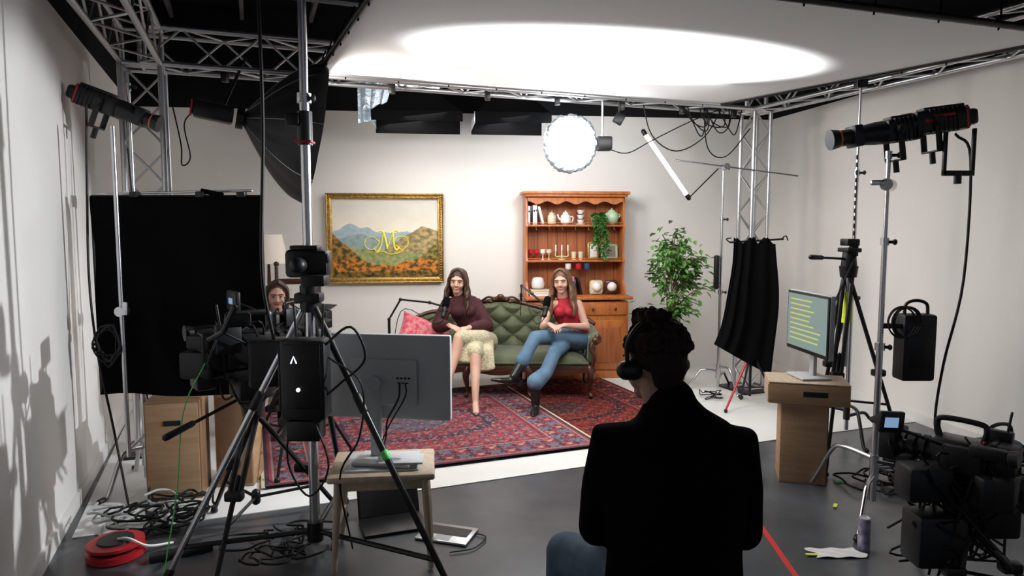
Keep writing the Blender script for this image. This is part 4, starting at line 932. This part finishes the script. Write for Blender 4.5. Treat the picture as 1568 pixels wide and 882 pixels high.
def cine(g,M,s=1.0,seed=1,screen=True):
    rr=random.Random(seed); g.at(M@Matrix.Scale(s,4))
    g.box('camera_body',BLKM,(0,0,0),(.13,.20,.15),.012); g.box('side_module',BLK,(-.085,-.02,.01),(.04,.14,.11),.008)
    g.cyl('lens',BLK,(0,.10,0),(0,.24,0),.048,.055,24)
    for y in (.13,.17,.21): g.cyl('lens_ring',BLKM,(0,y,0),(0,y+.018,0),.06,.06,28)
    g.box('matte_box',BLK,(0,.27,0),(.15,.07,.13),.008)
    g.box('matte_flag',BLK,(0,.31,.085),(.16,.09,.005),.001,(.35,0,0))
    for x in (-.03,.03): g.cyl('rod',BLKM,(x,-.22,-.10),(x,.32,-.10),.008)
    g.box('battery',BLK,(0,-.155,.01),(.10,.075,.15),.010); g.box('battery_plate',BLKM,(0,-.11,.01),(.11,.02,.16),.004); g.box('baseplate',BLKM,(0,0,-.10),(.11,.22,.03),.005)
    g.tube('top_handle',BLKM,[(0,-.07,.075),(0,-.08,.13),(0,-.05,.15),(0,.08,.15),(0,.10,.12),(0,.09,.075)],.012,8)
    g.box('follow_focus',BLK,(-.08,.18,-.05),(.05,.05,.07),.01); g.cyl('focus_wheel',BLK,(-.105,.18,-.05),(-.135,.18,-.05),.036)
    if screen:
        g.cyl('monitor_arm',BLKM,(0,.06,.15),(-.06,-.02,.19),.007)
        g.box('onboard_monitor',BLK,(-.07,-.03,.20),(.13,.022,.085),.006); g.box('monitor_screen',SCRB,(-.07,-.0425,.20),(.05,.002,.025),0)
    g.box('viewfinder',BLK,(-.12,-.12,.07),(.05,.13,.05),.012); g.cyl('eyecup',BLK,(-.12,-.185,.07),(-.12,-.22,.07),.028,.034)
    g.box('receiver',BLK,(.08,-.10,.06),(.04,.10,.12),.006); g.tube('antenna',BLK,[(.08,-.13,.12),(.08,-.14,.20)],.005,6,sm=False)
    g.box('audio_module',BLK,(.03,.0,-.16),(.16,.14,.09),.012); g.box('power_module',BLK,(-.05,-.17,-.09),(.12,.08,.14),.012)
    for i in range(13):
        a=V((rr.uniform(-.1,.1),rr.uniform(-.2,.1),rr.uniform(-.05,.12))); b=V((rr.uniform(-.12,.12),rr.uniform(-.25,.1),rr.uniform(-.2,.1)))
        mid=(a+b)/2+V((rr.uniform(-.12,.12),rr.uniform(-.12,.06),rr.uniform(-.16,.10))); g.tube('cables',RUB,[a,mid,b],.0045,6)
    g.box('red_tally',RED,(-.03,-.08,.082),(.03,.01,.008),.001)
    g.at()
g=G('cinema_camera',(-1.42,3.6,.95),world=True)
tripod(g,(-1.40,3.62,.74),[(-1.40,3.08,0),(-.98,3.88,0),(-1.78,3.95,0)],.015,handle=(-1.66,3.20,.70))
cine(g,frame((-1.42,3.62,1.06),(.78,.62,0)),1.25,3)
g.box('lens_hood',BLK,(-1.22,3.45,1.02),(.24,.16,.24),.02,(0,0,.3)); g.box('recorder',BLK,(-1.62,3.5,1.0),(.16,.14,.14),.015); g.box('recorder_top',BLKM,(-1.60,3.48,1.12),(.12,.1,.07),.012)
g.loft('rig_handle',BLK,[(-1.50,3.35,1.15),(-1.40,3.28,1.20),(-1.33,3.25,1.32)],[.014,.014,.016],8); g.box('rig_module',BLKM,(-1.36,3.36,1.25),(.12,.10,.07),.012,(0,0,.4))
g.tube('green_cable',GRT,[(-1.55,3.4,1.02),(-1.62,3.3,.8),(-1.66,3.28,.4),(-1.7,3.2,.012),(-1.6,3.0,.012)],.0035,6)
g.done()
g=G('cinema_camera',(-1.75,4.75,.9),world=True)
tripod(g,(-1.55,4.80,.78),[(-1.55,4.38,0.02),(-1.2,5.0,0.02),(-1.95,5.0,0.02)],.013)
cine(g,frame((-1.55,4.80,1.03),(.5,.86,0)),1.0,5,False); g.done()

g=G('wooden_stool',(-.66,3.42,0),.12)
g.box('seat',BIRCH,(0,0,.485),(.52,.40,.035),.012); g.box('seat_pad',LGREY,(0,-.01,.508),(.36,.28,.012),.004)
for x in (-.21,.21):
    for y in (-.15,.15): g.loft('leg',BIRCH,[(x,y,.475),(x*1.13,y*1.1,.018)],[.021,.014],12)
    g.cyl('stretcher',BIRCH,(x*1.05,-.155,.22),(x*1.05,.155,.22),.009)
for y in (-.16,.16): g.box('apron',BIRCH,(0,y*.95,.445),(.42,.02,.06),.004)
g.done()
g=G('computer_monitor',(-.64,3.42,.517),-.14)
g.box('base',GREYM,(0,-.02,.008),(.30,.20,.016),.006); g.box('neck',GREYM,(-.06,.01,.22),(.06,.035,.42),.012); g.cyl('pivot',GREYM,(-.06,-.02,.40),(-.06,.02,.40),.036)
g.box('shell',GREYM,(0,.04,.425),(.66,.035,.44),.010); g.box('bulge',GREYM,(-.02,.016,.40),(.36,.03,.24),.012); g.box('screen',BLK,(0,.059,.425),(.64,.004,.42),0)
for i in range(4): g.box('port',BLK,(.06+.02*i,-.001,.425),(.012,.003,.008),0)
for i in range(3): g.box('port',BLK,(.065+.022*i,-.001,.40),(.014,.003,.006),0)
g.tube('video_cable',RUB,[(.07,0,.40),(.075,-.04,.33),(.02,-.05,.22),(.0,-.02,.12),(-.05,.05,.03),(-.10,.08,.02)],.005,6); g.tube('power_cable',RUB,[(.10,0,.40),(.11,-.04,.34),(.03,-.04,.2),(-.02,-.03,.1)],.004,6)
g.box('papers',LGREY,(.09,-.05,.022),(.22,.14,.010),.002,(0,0,.2)); g.done()
g=G('laptop',(-.36,3.66,.002),-.3); g.box('base',SILV,(0,0,.008),(.30,.21,.014),.005); g.box('keyboard',BLK,(0,.02,.0155),(.25,.10,.002),0); g.box('trackpad',LGREY,(0,-.065,.0155),(.09,.06,.001),0)
g.tube('charger',RUB,[(.14,.05,.01),(.22,.02,.008),(.2,-.12,.008),(.1,-.2,.008)],.004,6); g.done()
g=G('laptop',(-.68,3.78,.002),.35); g.box('base',BLKM,(0,0,.009),(.36,.24,.016),.005); g.box('lid',BLKM,(0,.17,.10),(.36,.01,.21),.004,(-.45,0,0)); g.box('screen',BLK,(0,.164,.10),(.33,.004,.18),0,(-.45,0,0)); g.done()

g=G('plywood_crate',(-2.14,4.28,0),.25); g.box('box',PLYB,(0,0,.32),(.32,.30,.63),.008); g.box('edge_front',PLY,(0,-.152,.32),(.30,.006,.60),.002); g.box('hand_hole',BLK,(0,-.157,.50),(.10,.004,.03),.001); g.done()
g=G('plywood_crate',(-1.83,4.48,0.006),.1); g.box('box',PLY,(0,0,.31),(.24,.24,.62),.008); g.box('panel',PLYB,(0,-.122,.31),(.22,.006,.58),.002); g.done()

# ------------------------------------------------------------------ right side
g=G('light_stand',(2.18,4.0,0),world=True)
turtle(g,2.18,4.0,.50,-2.2,h=.22); pole(g,2.18,4.0,[(.95,.0185),(.62,.0155),(.50,.012)],.06)
g.cyl('grip_head',CHROME,(2.14,3.94,1.95),(2.22,4.04,1.95),.035); g.box('grip_handle',CHROME,(2.10,3.95,1.96),(.09,.02,.03),.006)
g.tube('cable',RUB,[(2.56,4.0,2.24),(2.64,3.98,2.1),(2.64,3.98,1.4),(2.55,3.98,.9),(2.5,3.95,.55),(2.53,3.9,.35),(2.50,4.0,.02)],.008,6)
g.done()
g=G('spotlight',(2.18,4.0,2.2),world=True)
cob(g,frame((2.30,4.0,2.295),(-.985,.05,-.12)),.30,.13,.0)
cob(g,frame((2.14,4.0,2.25),(-.985,.0,-.14)),.16,.13,.23,False)
g.box('yoke_front',BLKM,(2.44,3.90,2.12),(.02,.02,.24),.004); g.box('yoke_front',BLKM,(2.60,3.90,2.14),(.02,.02,.24),.004); g.box('yoke_front',BLKM,(2.52,3.90,2.01),(.18,.02,.03),.004)
g.cyl('grip_ring',BLKM,(2.52,3.9,2.02),(2.52,3.9,1.95),.02); g.box('rear_cap',RED,(2.40,3.932,2.31),(.12,.01,.02),.004,(0,-.12,0))
g.done()
g=G('light_stand',(2.75,5.5,0),world=True)
turtle(g,2.75,5.5,.42,.4,BLKM); pole(g,2.75,5.5,[(1.1,.0175),(1.0,.0145),(.80,.011)],.05)
g.box('clamp',BLKM,(2.75,5.5,2.88),(.09,.07,.16),.012); g.cyl('arm',BLKM,(2.75,5.5,2.9),(2.95,5.75,2.93),.012)
for k in range(16): g.loft('ratchet',BLKM,[(2.73,5.47,1.35+k*.06),(2.73,5.47,1.37+k*.06)],.009,6)
g.done()
g=G('camera_tripod',(2.42,4.9,0),world=True)
tripod(g,(2.42,4.9,1.40),[(2.15,4.55,0),(2.80,4.72,0),(2.42,5.35,0)],.015,handle=(2.08,4.75,1.50))
g.cyl('center_column',ALU,(2.42,4.9,.7),(2.42,4.9,1.36),.022); g.cyl('yellow_tape',YEL,(2.42,4.9,1.02),(2.42,4.9,1.24),.034)
g.box('quick_release',BLKM,(2.42,4.9,1.60),(.09,.12,.05),.008); g.box('phone_clamp',BLKM,(2.44,4.88,1.55),(.05,.05,.10),.008)
g.tube('cable',RUB,[(2.44,4.85,1.5),(2.30,4.78,1.25),(2.20,4.75,1.0),(2.28,4.75,.8),(2.4,4.85,.6)],.007,6); g.done()
g=G('battery_pack',(2.47,4.15,1.0),world=True)
g.box('housing',BLK,(2.42,4.06,.99),(.20,.12,.40),.018); g.tube('handle',BLKM,[(2.35,4.06,1.19),(2.36,4.06,1.25),(2.42,4.06,1.27),(2.48,4.06,1.25),(2.49,4.06,1.19)],.010,8)
g.box('vent',BLKM,(2.42,3.997,1.0),(.15,.006,.26),.002); g.box('mount_hook',BLKM,(2.27,4.04,1.12),(.14,.04,.03),.006)
for k in range(5): g.tube('coiled_cable',RUB,[(2.30+.03*math.sin(k)+.08*math.cos(t*.75),4.0-.012*k,1.15+.09*math.sin(t*.75)) for t in range(9)],.005,6)
g.done()

g=G('plywood_pedestal',(1.97,4.55,0),-.28)
g.box('column',PLY,(.0,.0,.27),(.29,.26,.54),.006); g.box('column_seam',PLYB,(.149,0,.27),(.004,.24,.52),0)
g.box('top_box',PLY,(.02,0,.61),(.50,.32,.135),.006); g.box('hand_hole',BLK,(.06,-.161,.615),(.15,.004,.035),.001); g.box('top_sheet',BIRCH,(.02,0,.683),(.50,.32,.010),.003)
g.box('edge_left',BIRCH,(-.231,0,.61),(.004,.31,.12),0)
g.done()
g=G('prompter_monitor',(1.97,4.58,.69),world=True)
M=Matrix.Translation((1.99,4.58,.69))@Matrix.Rotation(-1.50,4,'Z'); g.at(M)
g.box('base',LGREY,(0,.03,.008),(.24,.20,.014),.005); g.box('neck',LGREY,(0,.06,.15),(.06,.03,.28),.010)
g.box('shell',LGREY,(0,.03,.37),(.56,.035,.42),.008); g.box('bezel',BLK,(0,.008,.37),(.55,.010,.41),.004); g.box('screen',SCRT,(0,.0015,.375),(.52,.003,.365),0)
rr=random.Random(4)
for i in range(9):
    w=rr.uniform(.25,.42); g.box('text_line',SCRY,(-.22+w/2,-.001,.52-.034*i),(w,.002,.009),0)
g.at(); g.done()

g=G('grip_stand',(2.16,7.05,0),world=True)
turtle(g,2.16,7.05,.34,.9); pole(g,2.16,7.05,[(1.0,.016),(.75,.013),(.52,.010)],.05)
g.cyl('grip_arm',CHROME,(1.64,7.0,2.39),(2.86,6.9,2.22),.008); g.cyl('grip_head',CHROME,(2.16,6.93,2.32),(2.16,7.1,2.32),.032)
g.box('sandbag',BLK,(2.10,7.0,1.25),(.05,.06,.35),.015)
g.done()
g=G('light_stand',(2.25,6.35,0),world=True)
for i,(dx,dy) in enumerate(((-.28,-.18),(.24,-.16),(.02,.3))):
    g.loft('leg',RED if i<1 else BLKM,[(2.25,6.35,.55),(2.25+dx,6.35+dy,.03)],[.012,.010],8); g.sph('foot',BLK,(2.25+dx,6.35+dy,.024),.018,8)
    g.loft('brace',BLKM,[(2.25,6.35,.2),(2.25+dx*.62,6.35+dy*.62,.23)],[.007,.007],6)
g.cyl('pole',BLKM,(2.25,6.35,.12),(2.25,6.35,1.62),.013); g.cyl('cross_arm',BLKM,(2.02,6.35,1.57),(2.52,6.35,1.60),.009)
g.tube('hook',BLKM,[(2.02,6.35,1.57),(1.99,6.35,1.60),(2.03,6.35,1.61)],.006,6);g.tube('hook',BLKM,[(2.50,6.35,1.60),(2.54,6.35,1.63),(2.56,6.35,1.59)],.006,6)
g.done()
g=G('draped_black_cloth',(2.25,6.3,1.0),world=True)
def drape(off):
    def f(u,v):
        t=1-v
        xl=2.07-.03*t-.12*t**3; xr=2.43+.04*math.sin(t*pi)
        x=xl+(xr-xl)*u
        zb=.60-.28*u; z=1.585-(1.585-zb)*t+.03*math.cos(u*16)*(v**6)
        ph=u*26+2.5*math.sin(u*5)+1.5*t
        amp=.012+.018*t
        return (x+.006*math.sin(t*9+u*4),6.31+off+amp*math.sin(ph)+.6*amp*math.sin(u*11+1+t),z)
    return f
g.grid('cloth',BLKF,90,40,drape(0)); g.grid('cloth_lining',BLKF,90,20,drape(.075)); g.done()

g=G('cinema_camera',(2.06,3.02,.6),world=True)
tripod(g,(2.06,3.02,.40),[(1.85,2.78,0),(2.38,2.85,0),(2.1,3.40,0)],.016)
cine(g,frame((2.06,3.04,.66),(-.62,.74,.0)),1.1,9,False)
g.box('side_monitor',BLK,(1.70,3.00,.835),(.13,.025,.095),.006,(0,.1,.25)); g.box('side_monitor_screen',SCRB,(1.70-.0035,2.9865,.835),(.075,.002,.045),0,(0,.1,.25)); g.cyl('side_monitor_arm',BLKM,(1.74,3.02,.80),(1.96,3.02,.72),.008)
rr=random.Random(11)
for i in range(24):
    P=[V((rr.uniform(1.80,2.28),rr.uniform(2.9,3.2),rr.uniform(.12,.70))) for _ in range(4)]; g.tube('cables',RUB,P,.006,6)
g.box('power_box',BLK,(2.22,3.05,.42),(.18,.14,.26),.02); g.box('lower_box',BLK,(1.92,3.0,.30),(.22,.16,.24),.02); g.box('rear_box',BLK,(2.12,2.9,.55),(.20,.12,.16),.02); g.box('side_box',BLK,(1.86,3.0,.56),(.20,.14,.16),.02)
g.done()
g=G('equipment_bag',(3.16,4.35,0),.3); g.box('bag_body',BLUE,(0,0,.17),(.30,.22,.32),.06,seg=4); g.box('bag_pocket',LGREY,(.02,-.11,.14),(.16,.03,.12),.012); g.tube('strap',BLK,[(-.12,0,.28),(-.08,-.02,.42),(.08,-.02,.42),(.13,0,.28)],.012,8)
g.tube('white_strap',WHITE,[(-.13,-.08,.27),(0,-.13,.24),(.10,-.13,.10)],.007,6); g.done()
g=G('energy_drink_can',(1.86,3.48,.0)); g.lathe('can',PURPLE,(0,0,.001),[(.026,0),(.031,.008),(.031,.165),(.026,.178)],24); g.lathe('lid',SILV,(0,0,.176),[(.026,0),(.027,.005),(.022,.005),(.02,.002)],24); g.done()
g=G('tissue',(1.70,3.44,0)); g.grid('cloth',PAPER,20,12,lambda u,v:(-.13+.26*u+.02*math.sin(v*5),-.05+.10*v,.006+.006*math.sin(u*7+v*4)**2)); g.done()
def slab(name,m,q,z0,z1): single(name,m,([V((x,y,z0)) for x,y in q]+[V((x,y,z1)) for x,y in q],[[0,1,2,3],[4,5,6,7],[0,1,5,4],[1,2,6,5],[2,3,7,6],[3,0,4,7]]))
slab('floor_tape_red',REDT,[(1.415,3.85),(1.445,3.85),(1.40,3.10),(1.37,3.10)],.001,.003)
for i,(x,y) in enumerate(((1.56,3.42),(2.2,4.45),(1.98,4.05),(-1.95,3.95))): single('floor_tape_marker',YEL if i%2==0 else GRT,p_box((x,y,.009),(.06,.02,.003),0,(0,0,.5*i)))

def cable_mess(name,cx,cy,sx,sy,n,m,seed,r=.006,z=.012):
    g=G(name,(cx,cy,0)); rr=random.Random(seed)
    for i in range(n):
        P=[]; a=rr.uniform(0,6.3); ox,oy=rr.gauss(0,sx*.4),rr.gauss(0,sy*.4); ra=rr.uniform(.3,1)
        for k in range(9):
            a+=.8; P.append(V((max(-sx,min(sx,ox+sx*.45*ra*math.cos(a)+rr.gauss(0,.02))),max(-sy,min(sy,oy+sy*.45*ra*math.sin(a)+rr.gauss(0,.02))),z+abs(rr.gauss(0,.018))+.004*i)))
        g.tube('cable_%d'%i,m[i%len(m)],P,r,6)
    g.done()
cable_mess('cable_coil',-2.08,3.82,.32,.28,22,(RUB,RUB,RUB,LGREY),1,.007)
cable_mess('cable_coil',-1.2,3.45,.35,.3,10,(RUB,),2,.006)
cable_mess('cable_coil',2.55,4.35,.35,.35,14,(RUB,),3,.007)
cable_mess('cable_coil',2.0,6.75,.2,.15,4,(RUB,),5,.005,.016)
g=G('cable_reel',(-2.06,3.42,0),.2); g.lathe('drum',RED,(0,0,.002),[(.13,0),(.14,.01),(.14,.04),(.10,.045),(.10,.06),(.135,.065),(.135,.08),(.05,.085)],28); g.lathe('hub',BLK,(0,0,.08),[(.09,0),(.085,.015),(.03,.018)],22)
for k in range(3): g.tube('wound_cable',RUB,[(.112*math.cos(t*.7),.112*math.sin(t*.7),.048+.006*k) for t in range(10)],.006,6)
g.tube('white_plug',WHITE,[(.02,-.02,.10),(.08,-.05,.11),(.16,-.02,.05),(.25,.08,.012)],.007,6); g.done()
g=G('power_strip',(-1.72,3.42,0),.5); g.box('body',BLK,(0,0,.022),(.30,.06,.04),.01); g.done()

# ------------------------------------------------------------------ lights
def light(name,kind,loc,target,power,col=(1,1,1),**k):
    l=bpy.data.lights.new(name,kind); l.energy=power; l.color=col
    for a,b in k.items(): setattr(l,a,b)
    o=bpy.data.objects.new(name,l); SC.collection.objects.link(o); o.location=loc
    o.rotation_euler=(V(target)-V(loc)).to_track_quat('-Z','Y').to_euler(); return o
s=light('spot_bounce_added','SPOT',(.80,4.74,.75),(.80,4.74,2.9),1150,(.97,.98,1),spot_size=math.radians(41),spot_blend=.30,shadow_soft_size=.08)  # added spot with no fixture; throws the bright ellipse onto the scrim
s.rotation_euler=(pi,0,.30); s.scale=(2.05,.9,1)
light('area_octabox','AREA',V((-1.93,4.92,2.48))+ax*.56,V((-1.93,4.92,2.48))+ax*2.4,60,(1,.95,.88),shape='DISK',size=.85)
light('area_softbox_a','AREA',(-.93,6.85,2.78),(-.7,7.0,.8),17,(1,.95,.90),shape='RECTANGLE',size=.8,size_y=.5)
light('area_softbox_b','AREA',(-.02,6.95,2.78),(.2,7.1,.8),15,(1,.95,.90),shape='RECTANGLE',size=.7,size_y=.5)
light('area_fill_added','AREA',(.8,5.2,2.78),(.4,6.6,.6),85,(1,.97,.94),shape='RECTANGLE',size=2.0,size_y=1.0)  # added fill light for the set, no lamp hangs there
light('spot_left','SPOT',(1.72,3.98,2.20),(-2.3,3.5,1.0),620,(.90,.95,1),spot_size=math.radians(50),spot_blend=.35,shadow_soft_size=.04)
w=bpy.data.worlds.new('world'); SC.world=w; w.use_nodes=True; w.node_tree.nodes['Background'].inputs[0].default_value=(.78,.85,1,1); w.node_tree.nodes['Background'].inputs[1].default_value=.26
SC.view_settings.view_transform='Standard'; SC.view_settings.look='None'; SC.view_settings.exposure=-.42
